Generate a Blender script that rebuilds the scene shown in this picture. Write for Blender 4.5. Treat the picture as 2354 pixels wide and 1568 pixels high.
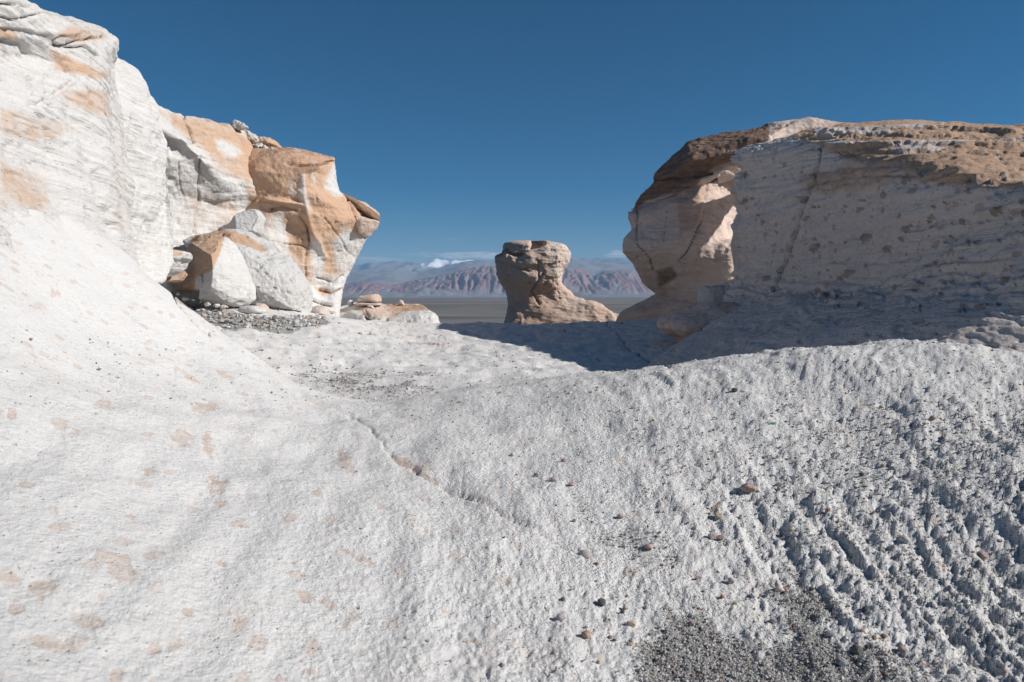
import bpy, math, random
import numpy as np

for o in list(bpy.data.objects):
    bpy.data.objects.remove(o)
S = bpy.context.scene
COL = S.collection
R = math.radians
random.seed(11)
RNG = np.random.default_rng(7)

# ------------------------------------------------------------------ camera, sky, sun, exposure
HAZE = 1.25e-4
ZC = 3.0                                   # the eye is 3 m above the gravel plain, about 1 m above the pumice shelf
PITCH = R(3.72)
cam_d = bpy.data.cameras.new('camera')
cam_d.sensor_width = 36.0
cam_d.lens = 24.0
cam_d.clip_start = 0.05
cam_d.clip_end = 40000
cam_d.dof.use_dof = True
cam_d.dof.focus_distance = 5.5
cam_d.dof.aperture_fstop = 5.6
cam = bpy.data.objects.new('camera', cam_d)
COL.objects.link(cam)
cam.location = (0, 0, ZC)
cam.rotation_euler = (R(90) - PITCH, 0, 0)
S.camera = cam

SUN_EL = R(30)
SUN_AZ = R(-9)                             # from +X towards +Y
world = bpy.data.worlds.new('World')
S.world = world
world.use_nodes = True
wn = world.node_tree.nodes
wl = world.node_tree.links
sky = wn.new('ShaderNodeTexSky')
sky.sky_type = 'NISHITA'
sky.sun_disc = False
sky.sun_elevation = SUN_EL
sky.sun_rotation = R(90) - SUN_AZ
sky.altitude = 3200
sky.air_density = 1.0
sky.dust_density = 0.0
sky.ozone_density = 1.0
bg = wn['Background']
bg.inputs['Strength'].default_value = 0.05
# thin dry high altitude air: the blue is purer than the model's, most of all low down
wc = wn.new('ShaderNodeTexCoord'); wsx = wn.new('ShaderNodeSeparateXYZ'); wl.new(wc.outputs['Generated'], wsx.inputs[0])
wm = wn.new('ShaderNodeMapRange'); wl.new(wsx.outputs[2], wm.inputs[0])
wm.inputs[1].default_value = 0.0; wm.inputs[2].default_value = 0.45; wm.inputs[3].default_value = 1.78; wm.inputs[4].default_value = 1.56
hs = wn.new('ShaderNodeHueSaturation'); hs.inputs['Hue'].default_value = .495; wl.new(wm.outputs[0], hs.inputs['Saturation']); wl.new(sky.outputs[0], hs.inputs['Color'])
# a few thin cap clouds low over the range and two faint lens shaped ones above: (azimuth, elevation, half widths, density, brightness)
def wmath(op, a, b=0.0, c=None):
    x = wn.new('ShaderNodeMath'); x.operation = op
    for i, v in enumerate((a, b) if c is None else (a, b, c)):
        if isinstance(v, bpy.types.NodeSocket): wl.new(v, x.inputs[i])
        else: x.inputs[i].default_value = v
    return x.outputs[0]
waz = wmath('ARCTAN2', wsx.outputs[0], wsx.outputs[1]); wel = wmath('ARCSINE', wsx.outputs[2])
wcv = wn.new('ShaderNodeCombineXYZ'); wl.new(wmath('MULTIPLY', waz, 26.0), wcv.inputs[0]); wl.new(wmath('MULTIPLY', wel, 150.0), wcv.inputs[1])
wno = wn.new('ShaderNodeTexNoise'); wl.new(wcv.outputs[0], wno.inputs['Vector']); wno.inputs['Scale'].default_value = 1.6; wno.inputs['Detail'].default_value = 7; wno.inputs['Roughness'].default_value = .6
wcol = hs.outputs[0]
for az, el, wa, we, dn, br in [(-.045, .0600, .105, .0060, 1.0, 11.0), (-.205, .0535, .060, .0052, .75, 9.0), (.155, .0610, .022, .0065, .9, 11.0), (-.09, .0830, .018, .0022, .55, 4.6), (.128, .0815, .012, .0020, .45, 4.6), (.33, .057, .09, .006, .6, 9.0), (-.45, .056, .12, .006, .6, 9.0)]:
    gx_ = wmath('MULTIPLY', wmath('SUBTRACT', waz, az), 1 / wa); gy_ = wmath('MULTIPLY', wmath('SUBTRACT', wel, el), 1 / we)
    r2_ = wmath('ADD', wmath('MULTIPLY', gx_, gx_), wmath('MULTIPLY', gy_, gy_))
    sh = wmath('SUBTRACT', wmath('MULTIPLY_ADD', wno.outputs[0], 3.0, -.55), r2_)
    mr = wn.new('ShaderNodeMapRange'); mr.interpolation_type = 'SMOOTHSTEP'; wl.new(sh, mr.inputs[0]); mr.inputs[1].default_value = -.1; mr.inputs[2].default_value = 1.3; mr.inputs[4].default_value = dn
    mx = wn.new('ShaderNodeMix'); mx.data_type = 'RGBA'; wl.new(mr.outputs[0], mx.inputs[0]); wl.new(wcol, mx.inputs[6]); mx.inputs[7].default_value = (br * .95, br, br * 1.05, 1)
    wcol = mx.outputs[2]
wl.new(wcol, bg.inputs['Color'])

sun_d = bpy.data.lights.new('sun', 'SUN')
sun_d.energy = 5.0
sun_d.angle = R(0.53)
sun_d.color = (1.0, 0.955, 0.90)
sun = bpy.data.objects.new('sun', sun_d)
COL.objects.link(sun)
from mathutils import Vector
_sd = Vector((math.cos(SUN_EL) * math.cos(SUN_AZ), math.cos(SUN_EL) * math.sin(SUN_AZ), math.sin(SUN_EL)))
sun.rotation_euler = _sd.to_track_quat('Z', 'Y').to_euler()
sun.location = (30, -5, 30)
S.view_settings.view_transform = 'Standard'
S.view_settings.look = 'None'
S.view_settings.exposure = 0.28
S.view_settings.gamma = 1.0
S.view_settings.use_curve_mapping = False

# ------------------------------------------------------------------ survey helpers: sight lines measured on the place
FV, CX, CY = 1568.7, 1176.5, 784.0
cp, sp_ = math.cos(PITCH), math.sin(PITCH)

def P(px, py, d):
    """world point at forward distance d (metres along Y) on the sight line px, py"""
    px = np.asarray(px, float); py = np.asarray(py, float); d = np.asarray(d, float)
    rx = (px - CX) / FV; ry = (CY - py) / FV
    Y = cp + sp_ * ry
    Z = -sp_ + cp * ry
    return np.stack([rx / Y * d, d + 0 * rx, Z / Y * d + ZC], -1)

def proj(V):
    x, y, z = V[..., 0], V[..., 1], V[..., 2] - ZC
    f = cp * y - sp_ * z
    u = sp_ * y + cp * z
    f = np.maximum(f, 1e-3)
    return CX + FV * x / f, CY - FV * u / f

# ------------------------------------------------------------------ noise
_perm = np.random.default_rng(3).permutation(256).astype(np.int32)
_perm = np.concatenate([_perm, _perm, _perm])
_g3 = np.random.default_rng(5).normal(size=(256, 3)); _g3 /= np.linalg.norm(_g3, axis=1)[:, None]
_g3 = _g3.astype(np.float32)
_a = np.random.default_rng(6).uniform(0, 2 * np.pi, 256)
_g2 = np.stack([np.cos(_a), np.sin(_a)], 1).astype(np.float32)
_r = np.random.default_rng(8).uniform(0, 1, (256, 4)).astype(np.float32)

def n2(x, y):
    x = np.asarray(x, np.float32); y = np.asarray(y, np.float32)
    xi = np.floor(x).astype(np.int32); yi = np.floor(y).astype(np.int32)
    xf = x - xi; yf = y - yi
    u = xf * xf * xf * (xf * (xf * 6 - 15) + 10); v = yf * yf * yf * (yf * (yf * 6 - 15) + 10)
    def g(i, j):
        h = _perm[_perm[(xi + i) & 255] + ((yi + j) & 255)]
        return _g2[h, 0] * (xf - i) + _g2[h, 1] * (yf - j)
    a = g(0, 0); b = g(1, 0); c = g(0, 1); d = g(1, 1)
    a = a + u * (b - a); c = c + u * (d - c)
    return (a + v * (c - a)) * 1.5

def n3(x, y, z):
    x = np.asarray(x, np.float32); y = np.asarray(y, np.float32); z = np.asarray(z, np.float32)
    xi = np.floor(x).astype(np.int32); yi = np.floor(y).astype(np.int32); zi = np.floor(z).astype(np.int32)
    xf = x - xi; yf = y - yi; zf = z - zi
    u = xf * xf * (3 - 2 * xf); v = yf * yf * (3 - 2 * yf); w = zf * zf * (3 - 2 * zf)
    def g(i, j, k):
        h = _perm[_perm[_perm[(xi + i) & 255] + ((yi + j) & 255)] + ((zi + k) & 255)]
        gg = _g3[h]
        return gg[..., 0] * (xf - i) + gg[..., 1] * (yf - j) + gg[..., 2] * (zf - k)
    a = g(0, 0, 0); a = a + u * (g(1, 0, 0) - a)
    b = g(0, 1, 0); b = b + u * (g(1, 1, 0) - b)
    a = a + v * (b - a)
    c = g(0, 0, 1); c = c + u * (g(1, 0, 1) - c)
    b = g(0, 1, 1); b = b + u * (g(1, 1, 1) - b)
    c = c + v * (b - c)
    return (a + w * (c - a)) * 1.6

def fbm2(x, y, o=4, g=0.5):
    s = 0; a = 1.0
    for i in range(o):
        s = s + a * n2(x + 17.3 * i, y - 9.1 * i); x = x * 2.03; y = y * 2.03; a *= g
    return s

def fbm3(V, s, o=4, g=0.5, off=0.0):
    x, y, z = V[..., 0] / s + off, V[..., 1] / s - off, V[..., 2] / s + 2 * off
    r = 0; a = 1.0
    for i in range(o):
        r = r + a * n3(x, y, z); x = x * 2.03 + 5.2; y = y * 2.03 + 1.3; z = z * 2.03 - 7.7; a *= g
    return r

def worley2(x, y):
    """distance to the nearest feature point and that point's random number"""
    x = np.asarray(x, np.float32); y = np.asarray(y, np.float32)
    xi = np.floor(x).astype(np.int32); yi = np.floor(y).astype(np.int32)
    best = np.full(x.shape, 9.0, np.float32); rid = np.zeros(x.shape, np.float32)
    for i in (-1, 0, 1):
        for j in (-1, 0, 1):
            h = _perm[_perm[(xi + i) & 255] + ((yi + j) & 255)]
            dx = xi + i + _r[h, 0] - x; dy = yi + j + _r[h, 1] - y
            d = dx * dx + dy * dy
            m = d < best
            best = np.where(m, d, best); rid = np.where(m, _r[h, 2], rid)
    return np.sqrt(best), rid

def worley3(x, y, z):
    x = np.asarray(x, np.float32); y = np.asarray(y, np.float32); z = np.asarray(z, np.float32)
    xi = np.floor(x).astype(np.int32); yi = np.floor(y).astype(np.int32); zi = np.floor(z).astype(np.int32)
    best = np.full(x.shape, 9.0, np.float32); rid = np.zeros(x.shape, np.float32)
    for i in (-1, 0, 1):
        for j in (-1, 0, 1):
            for k in (-1, 0, 1):
                h = _perm[_perm[_perm[(xi + i) & 255] + ((yi + j) & 255)] + ((zi + k) & 255)]
                d = (xi + i + _r[h, 0] - x) ** 2 + (yi + j + _r[h, 1] - y) ** 2 + (zi + k + _r[h, 3] - z) ** 2
                m = d < best
                best = np.where(m, d, best); rid = np.where(m, _r[h, 2], rid)
    return np.sqrt(best), rid

def sm(a, b, x):
    t = np.clip((x - a) / (b - a), 0, 1)
    return t * t * (3 - 2 * t)

def polydist(px, py, pts):
    """distance to an open polyline"""
    best = np.full(px.shape, 1e9)
    for (x0, y0), (x1, y1) in zip(pts[:-1], pts[1:]):
        dx, dy = x1 - x0, y1 - y0
        t = np.clip(((px - x0) * dx + (py - y0) * dy) / (dx * dx + dy * dy + 1e-9), 0, 1)
        best = np.minimum(best, np.hypot(px - x0 - t * dx, py - y0 - t * dy))
    return best

def inpoly(px, py, pts, soft=6.0):
    """1 inside, 0 outside, softened"""
    ins = np.zeros(px.shape, bool)
    n = len(pts)
    for i in range(n):
        x0, y0 = pts[i]; x1, y1 = pts[(i + 1) % n]
        if y0 == y1: continue
        c = ((y0 > py) != (y1 > py)) & (px < (x1 - x0) * (py - y0) / (y1 - y0) + x0)
        ins ^= c
    d = polydist(px, py, list(pts) + [pts[0]])
    return sm(-soft, soft, np.where(ins, d, -d))

# ------------------------------------------------------------------ objects
def tag(o, label=None, cat=None, group=None, kind=None):
    if label: o['label'] = label
    if cat: o['category'] = cat
    if group: o['group'] = group
    if kind: o['kind'] = kind
    return o

def mesh_obj(name, V, F, mat, paint=None, smooth=True, parent=None):
    V = np.ascontiguousarray(V, np.float32).reshape(-1, 3)
    F = np.ascontiguousarray(F, np.int32)
    k = F.shape[1]
    me = bpy.data.meshes.new(name)
    me.vertices.add(len(V)); me.vertices.foreach_set('co', V.ravel())
    me.loops.add(F.size); me.loops.foreach_set('vertex_index', F.ravel())
    me.polygons.add(len(F))
    me.polygons.foreach_set('loop_start', np.arange(0, F.size, k, dtype=np.int32))
    me.polygons.foreach_set('loop_total', np.full(len(F), k, np.int32))
    me.polygons.foreach_set('use_smooth', np.full(len(F), smooth, bool))
    me.update(calc_edges=True)
    if paint is not None:
        a = me.color_attributes.new('paint', 'FLOAT_COLOR', 'POINT')
        pa = np.asarray(paint); c = np.zeros((len(V), 4), np.float32); c[:, :pa.shape[-1]] = pa.reshape(-1, pa.shape[-1])
        a.data.foreach_set('color', c.ravel())
    me.materials.append(mat)
    o = bpy.data.objects.new(name, me)
    COL.objects.link(o)
    if parent: o.parent = parent
    return o

def grid_faces(nv, nu, wrap=False):
    i = np.arange(nv - 1)[:, None]; j = np.arange(nu if wrap else nu - 1)[None, :]
    a = i * nu + j; b = i * nu + (j + 1) % nu
    return np.stack([a + 0 * b, b, b + nu, a + nu], -1).reshape(-1, 4)

def empty(name, loc):
    o = bpy.data.objects.new(name, None); COL.objects.link(o); o.location = loc
    bpy.context.view_layer.update()
    return o

def adopt(root, o):
    """make o a part of root, keeping it where it is"""
    o.parent = root
    o.matrix_parent_inverse = root.matrix_world.inverted()
    return o

def normals(G):
    du = np.gradient(G, axis=1); dv = np.gradient(G, axis=0)
    n = np.cross(du, dv)
    return n / (np.linalg.norm(n, axis=-1, keepdims=True) + 1e-9)

# ------------------------------------------------------------------ materials
def mat_new(name, rough=0.95):
    m = bpy.data.materials.new(name); m.use_nodes = True
    nt = m.node_tree; b = nt.nodes['Principled BSDF']
    b.inputs['Roughness'].default_value = rough
    b.inputs['Specular IOR Level'].default_value = 0.15
    return m, nt, b

class NB:
    def __init__(s, nt): s.nt = nt
    def n(s, t, **k):
        x = s.nt.nodes.new('ShaderNode' + t)
        for a, v in k.items(): setattr(x, a, v)
        return x
    def l(s, a, b): s.nt.links.new(a, b)
    def val(s, x, sock):
        if hasattr(x, 'is_output') or isinstance(x, bpy.types.NodeSocket): s.l(x, sock)
        else: sock.default_value = x
    def math(s, op, a, b=0.0, clamp=False):
        x = s.n('Math', operation=op, use_clamp=clamp); s.val(a, x.inputs[0]); s.val(b, x.inputs[1]); return x.outputs[0]
    def noise(s, vec, scale, detail=6, rough=0.55, dist=0.0):
        x = s.n('TexNoise'); s.l(vec, x.inputs['Vector'])
        x.inputs['Scale'].default_value = scale; x.inputs['Detail'].default_value = detail
        x.inputs['Roughness'].default_value = rough; x.inputs['Distortion'].default_value = dist
        return x.outputs[0]
    def vor(s, vec, scale, feature='F1', rnd=1.0):
        x = s.n('TexVoronoi', feature=feature); s.l(vec, x.inputs['Vector'])
        x.inputs['Scale'].default_value = scale; x.inputs['Randomness'].default_value = rnd
        return x
    def mapr(s, v, a, b, c=0.0, d=1.0, smooth=True):
        x = s.n('MapRange', interpolation_type='SMOOTHSTEP' if smooth else 'LINEAR')
        s.val(v, x.inputs[0]); x.inputs[1].default_value = a; x.inputs[2].default_value = b
        x.inputs[3].default_value = c; x.inputs[4].default_value = d; return x.outputs[0]
    def mix(s, f, a, b, mode='MIX'):
        x = s.n('Mix', data_type='RGBA', blend_type=mode)
        s.val(f, x.inputs[0]); s.val(a, x.inputs[6]); s.val(b, x.inputs[7]); return x.outputs[2]
    def vscale(s, vec, sc, rot=(0, 0, 0)):
        x = s.n('Mapping'); s.l(vec, x.inputs[0]); x.inputs['Scale'].default_value = sc
        x.inputs['Rotation'].default_value = rot; return x.outputs[0]

def rock_mat(name, k=1.0, white=(.635, .625, .61), orange=(.55, .37, .255), brown=(.17, .10, .068), gravel=(.36, .355, .34), ck=1.0, crumb=0, cc=((.52, .41, .345), (.57, .50, .45)),
             strata=0.5, pits=0.5, clast=0.5, fine=1.0, dirt=0.5):
    """pumice; k is the size of its grain in metres, paint.r orange stain, paint.g brown crust and some painted shade, paint.b grit"""
    m, nt, b = mat_new(name)
    q = NB(nt)
    pos = q.n('NewGeometry').outputs['Position']
    atn = q.n('Attribute', attribute_name='paint'); at = atn.outputs['Color']
    sep = q.n('SeparateColor'); q.l(at, sep.inputs[0])
    tr, tg, tb = sep.outputs[0], sep.outputs[1], sep.outputs[2]
    nA = q.noise(pos, 1.3 / k, 8, .62)
    nB_ = q.noise(pos, 9.0 / k, 6, .65)
    st = q.noise(q.vscale(pos, (1.5 / k, 1.5 / k, 26 / k), (0.03, 0.05, 0)), 1.0, 6, .6, .3)
    # orange stain, broken up by noise and bedding
    jit = q.math('ADD', q.math('MULTIPLY', q.math('SUBTRACT', nA, .5), 1.3), q.math('MULTIPLY', q.math('SUBTRACT', st, .5), strata * 1.0))
    fo = q.mapr(q.math('ADD', q.math('ADD', tr, jit), q.math('MULTIPLY', q.math('SUBTRACT', nB_, .5), .8)), .05, 1.05)
    col = q.mix(fo, (*white, 1), (*orange, 1))
    # pale pinkish clasts set in the pumice
    wv = q.n('VectorMath', operation='ADD'); q.l(pos, wv.inputs[0])
    wn_ = q.n('TexNoise'); q.l(pos, wn_.inputs['Vector']); wn_.inputs['Scale'].default_value = 5 / k; wn_.inputs['Detail'].default_value = 4
    ws = q.n('VectorMath', operation='SCALE'); q.l(wn_.outputs['Color'], ws.inputs[0]); ws.inputs['Scale'].default_value = .09 * k
    q.l(ws.outputs[0], wv.inputs[1])
    cvec = q.vscale(wv.outputs[0], (1.5, .8, 1.3), (0, 0, .5))
    v1 = q.vor(cvec, 7.0 / k / ck)
    v2 = q.vor(cvec, 26.0 / k / ck)
    s1 = q.n('SeparateColor'); q.l(v1.outputs['Color'], s1.inputs[0])
    s2 = q.n('SeparateColor'); q.l(v2.outputs['Color'], s2.inputs[0])
    c1 = q.math('MULTIPLY', q.mapr(s1.outputs[0], .66, .69), q.mapr(v1.outputs['Distance'], q_(.34), q_(.26)))
    c2 = q.math('MULTIPLY', q.mapr(s2.outputs[0], .80, .83), q.mapr(v2.outputs['Distance'], q_(.36), q_(.28)))
    cl = q.math('MULTIPLY', q.math('MAXIMUM', c1, c2), clast, clamp=True)
    cl = q.math('MAXIMUM', cl, q.mapr(q.math('ADD', atn.outputs['Alpha'], q.math('MULTIPLY', q.math('SUBTRACT', nB_, .5), .6)), .3, .62))
    ccol = q.mix(s1.outputs[1], (*cc[0], 1), (*cc[1], 1))
    col = q.mix(cl, col, ccol)
    # brown crust, with a few painted shadows in the same channel
    fb = q.mapr(q.math('ADD', tg, q.math('MULTIPLY', q.math('SUBTRACT', q.math('MAXIMUM', nB_, st), .5), .55)), .25, .85)
    col = q.mix(fb, col, (*brown, 1))
    col = q.mix(q.math('MULTIPLY', q.mapr(st, .62, .36), strata * .32), col, q.mix(.5, col, (.34, .28, .24, 1), 'MULTIPLY'))
    # dirt in streaks and blotches
    dn = q.mapr(q.noise(q.vscale(pos, (3 / k, 3 / k, 9 / k)), 1.0, 9, .72), .56, .74)
    col = q.mix(q.math('MULTIPLY', dn, dirt * .55), col, q.mix(.5, col, (.27, .23, .20, 1), 'MULTIPLY'))
    # grit
    gv = q.vor(pos, 140 / max(k, .5))
    gc = q.n('ValToRGB'); q.l(gv.outputs['Color'], gc.inputs[0])
    e = gc.color_ramp.elements; e[0].color = (gravel[0] * .45, gravel[1] * .45, gravel[2] * .43, 1); e[0].position = .15
    e[1].color = (gravel[0] * 1.7, gravel[1] * 1.7, gravel[2] * 1.65, 1); e[1].position = .9
    x = gc.color_ramp.elements.new(.5); x.color = (*gravel, 1)
    fg = q.mapr(q.math('ADD', tb, q.math('MULTIPLY', q.math('SUBTRACT', q.noise(pos, 22 / k, 6, .7), .5), .9)), .35, .65)
    col = q.mix(fg, col, gc.outputs[0])
    gn_ = q.noise(pos, 110 / k, 5, .7)
    col = q.mix(q.mapr(gn_, .46, .62, 0, .24 * fine), col, q.mix(.5, col, (.30, .27, .24, 1), 'MULTIPLY'))
    # dark pores
    pv = q.vor(q.vscale(pos, (1, 1, 1.5)), 34 / k)
    ps = q.n('SeparateColor'); q.l(pv.outputs['Color'], ps.inputs[0])
    pore = q.math('MULTIPLY', q.mapr(pv.outputs['Distance'], .30, .12), q.mapr(ps.outputs[0], .62, .7))
    pore = q.math('MULTIPLY', q.math('MULTIPLY', pore, pits), q.mapr(q.noise(pos, 4.5 / k, 5, .65), .46, .60), clamp=True)
    col = q.mix(q.math('MULTIPLY', pore, .55), col, (.27, .22, .19, 1))
    q.l(col, b.inputs['Base Color'])
    # relief
    h = q.math('MULTIPLY', q.noise(pos, 14 / k, 10, .68), .030 * k * fine)
    h = q.math('ADD', h, q.math('MULTIPLY', st, .035 * k * strata))
    h = q.math('SUBTRACT', h, q.math('MULTIPLY', pore, .022 * k))
    if crumb:
        cv = q.vor(wv.outputs[0], 38 / k); cv2 = q.vor(wv.outputs[0], 90 / k)
        cm = q.mapr(q.noise(pos, 3.5 / k, 4, .6), .35, .62, .25, 1.0)
        px_ = q.n('SeparateXYZ'); q.l(pos, px_.inputs[0])      # the bank at left is worn smoother than the furrowed side
        cm = q.math('MULTIPLY', cm, q.mapr(px_.outputs[0], -1.0, .7, .30, 1.0))
        h = q.math('ADD', h, q.math('MULTIPLY', q.math('MULTIPLY', q.math('ADD', cv.outputs['Distance'], q.math('MULTIPLY', cv2.outputs['Distance'], .5)), cm), crumb * k))
    h = q.math('ADD', h, q.math('MULTIPLY', q.math('MULTIPLY', gv.outputs['Distance'], fg), -.010))
    h = q.math('ADD', h, q.math('MULTIPLY', q.noise(pos, 95 / k, 6, .7), .0055 * k * fine))
    bp = q.n('Bump'); bp.inputs['Distance'].default_value = 1.0; bp.inputs['Strength'].default_value = 0.9
    q.l(h, bp.inputs['Height']); q.l(bp.outputs[0], b.inputs['Normal'])
    return m

def q_(x): return x

M_near = rock_mat('near_pumice', k=.55, clast=.6, pits=.55, strata=.15, dirt=.6, fine=1.0, ck=1.5, crumb=.016)
M_left = rock_mat('left_cliff_pumice', k=1.1, clast=.35, pits=.55, strata=1.0, dirt=.6)
M_wall = rock_mat('white_wall_pumice', k=3.0, clast=.1, pits=.3, strata=.5, dirt=.5)
M_orange = rock_mat('orange_stained_pumice', k=3.0, clast=.08, pits=.3, strata=.35, dirt=.7, orange=(.57, .375, .255))
M_rough = rock_mat('rough_broken_pumice', k=1.6, clast=.1, pits=.7, strata=.1, dirt=.3, fine=2.2)
M_right = rock_mat('right_cliff_pumice', k=1.9, clast=.75, pits=.9, strata=.7, dirt=.6, fine=1.4, white=(.66, .59, .55), cc=((.38, .295, .245), (.46, .38, .335)))
M_far = rock_mat('far_pumice', k=3.5, clast=.1, pits=.5, strata=.5, dirt=.6, orange=(.52, .35, .25))
M_mush = rock_mat('pedestal_pumice', k=3.5, clast=.1, pits=.5, strata=.4, dirt=.5, white=(.60, .50, .435), orange=(.54, .375, .285))
M_head = rock_mat('far_head_pumice', k=3.5, clast=.3, pits=.7, strata=.5, dirt=.6, white=(.68, .57, .51), orange=(.50, .33, .24), brown=(.12, .07, .05))

# ------------------------------------------------------------------ ground: the pumice shelf
# (px, py, height below the eye or distance) surveyed points; 'z' given -> distance follows, 'd' given -> height follows
def gz(px, py, z):          # point of height z (relative to the eye) on a sight line below the horizon
    ry = (CY - py) / FV
    s = (-sp_ + cp * ry) / (cp + sp_ * ry)
    return P(px, py, z / s)
G = []
for a in [
    # bottom row
    (-900, 1568, .95), (-400, 1568, 1.0), (0, 1568, 1.15), (300, 1568, 1.32), (600, 1568, 1.5), (900, 1568, 1.66), (1176, 1568, 1.75), (1700, 1568, 1.9), (2353, 1568, 1.98), (3000, 1568, 1.9),
    (0, 2400, .5), (1176, 2400, .75), (2353, 2400, .85),
    (0, 1300, 1.52), (300, 1300, 1.72), (600, 1300, 2.05), (900, 1300, 2.3), (1176, 1300, 2.42), (1700, 1300, 2.65), (2353, 1300, 2.72), (3000, 1300, 2.6),
    (0, 1100, 1.95), (250, 1100, 2.3), (500, 1100, 2.75), (750, 1100, 3.15), (1176, 1100, 3.42), (1700, 1100, 3.5), (2353, 1100, 3.25), (3000, 1050, 3.3),
    (-400, 1100, 1.6), (-500, 800, 2.1),
    (0, 900, 2.5), (200, 900, 3.1), (400, 900, 3.9), (600, 940, 4.5), (740, 960, 4.8), (850, 958, 4.9), (1000, 940, 5.1), (1200, 1000, 4.35),
    (0, 700, 3.3), (0, 600, 3.75), (0, 500, 4.3), (-400, 600, 3.2), (0, 400, 5.0), (-400, 300, 5),
    (150, 780, 3.7), (150, 650, 4.3), (150, 560, 4.9), (250, 560, 5.9), (250, 680, 4.9), (330, 780, 4.7),
    (303, 597, 6.6), (353, 647, 6.5), (422, 701, 6.3), (499, 759, 6.2), (450, 800, 5.3), (560, 800, 6.2), (620, 850, 5.9),
    (1700, 1000, 4.2), (2000, 960, 4.5), (2353, 960, 4.4), (3000, 950, 4.2),
    (1050, 905, 5.9), (1180, 880, 6.5), (1290, 862, 6.9), (1400, 857, 7.0), (1500, 848, 7.15), (1600, 838, 7.3), (1750, 822, 7.4), (1900, 812, 7.4), (2000, 797, 7.3), (2100, 793, 7.3),
    (2200, 799, 7.3), (2353, 818, 6.9), (3000, 830, 6.4),
]:
    G.append(P(*a))
# behind the spur, the gritty hollow, the flat and the edge of the shelf
for x, y, z in [
    (-4.4, 10.0, -.62), (-5.6, 10.0, -.60), (-3.2, 8.2, -.95), (-3.9, 7.9, -.75), (-1.6, 6.6, -1.0), (-1.2, 8.3, -1.02), (-.6, 7.4, -1.0), (-2.4, 7.4, -.98),
    (0.6, 9.0, -1.12), (1.2, 11, -1.30), (2.4, 9.2, -1.25), (3.5, 10, -1.4), (0, 13, -1.14), (2.2, 13, -1.38), (5, 14, -1.4),
    (-3, 12.5, -.90), (-5.6, 13, -.42), (-6.6, 15, -.25), (-5.3, 15, -.32), (-8, 17, -.2), (-5.6, 18, -.38), (-4.3, 18, -.62), (-2.7, 17, -1.0), (-3, 21.5, -.86), (-5.7, 21.5, -.68), (-8, 24, -.7),
    (0, 18, -1.12), (3.5, 18, -1.22), (6, 20, -1.05), (9, 22, -.6), (0, 23, -1.03), (-2.2, 24.0, -.97), (-4, 25, -.95), (3.5, 25.5, -.88), (7, 26.5, -.62), (10, 27.5, -.45),
    (7, 9, -.95), (5.6, 8.6, -.95), (4.2, 9, -1.15), (10, 12, -1.0), (14, 20, -.5), (-10, 14, 0.2), (-12, 22, 0)]:
    G.append(np.array([x, y, z + ZC]))
G = np.array(G)
def _wp(x, y):
    return np.stack([x / (y + 1.5) * 8, 5 * np.log(y + 1.5)], -1)
GA = _wp(G[:, 0], G[:, 1])
def _phi(r2): return 0.5 * r2 * np.log(r2 + 1e-9)
_n = len(G)
K = _phi(((GA[:, None] - GA[None]) ** 2).sum(-1)) + np.eye(_n) * 0.02
Pm = np.concatenate([np.ones((_n, 1)), GA], 1)
Lm = np.block([[K, Pm], [Pm.T, np.zeros((3, 3))]])
W = np.linalg.solve(Lm, np.concatenate([G[:, 2] - ZC, np.zeros(3)]))
def ground_base(x, y):
    A = _wp(x, y).reshape(-1, 2)
    out = np.zeros(len(A))
    for s in range(0, len(A), 60000):
        a = A[s:s + 60000]
        r2 = ((a[:, None].astype(np.float32) - GA[None].astype(np.float32)) ** 2).sum(-1)
        out[s:s + 60000] = _phi(r2) @ W[:_n] + W[_n] + a @ W[_n + 1:]
    return out.reshape(np.shape(x))

ys = [0.25]
while ys[-1] < 30:
    y = ys[-1]
    ys.append(y + min(max(.0031 * y * y, .0030), .0108 * y) if y > .8 else y + .03)
ys = np.array(ys)
us = np.concatenate([[-6, -4, -3, -2.4], np.linspace(-1.9, -.86, 46)[:-1], np.linspace(-.86, .86, 820), np.linspace(.86, 1.9, 46)[1:], [2.4, 3, 4, 6]])
gu, gy = np.meshgrid(us, ys)
gx = gu * (gy + .0)
z0 = ground_base(gx, gy)
GPX, GPY = proj(np.stack([gx, gy, z0 + ZC], -1))

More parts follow.
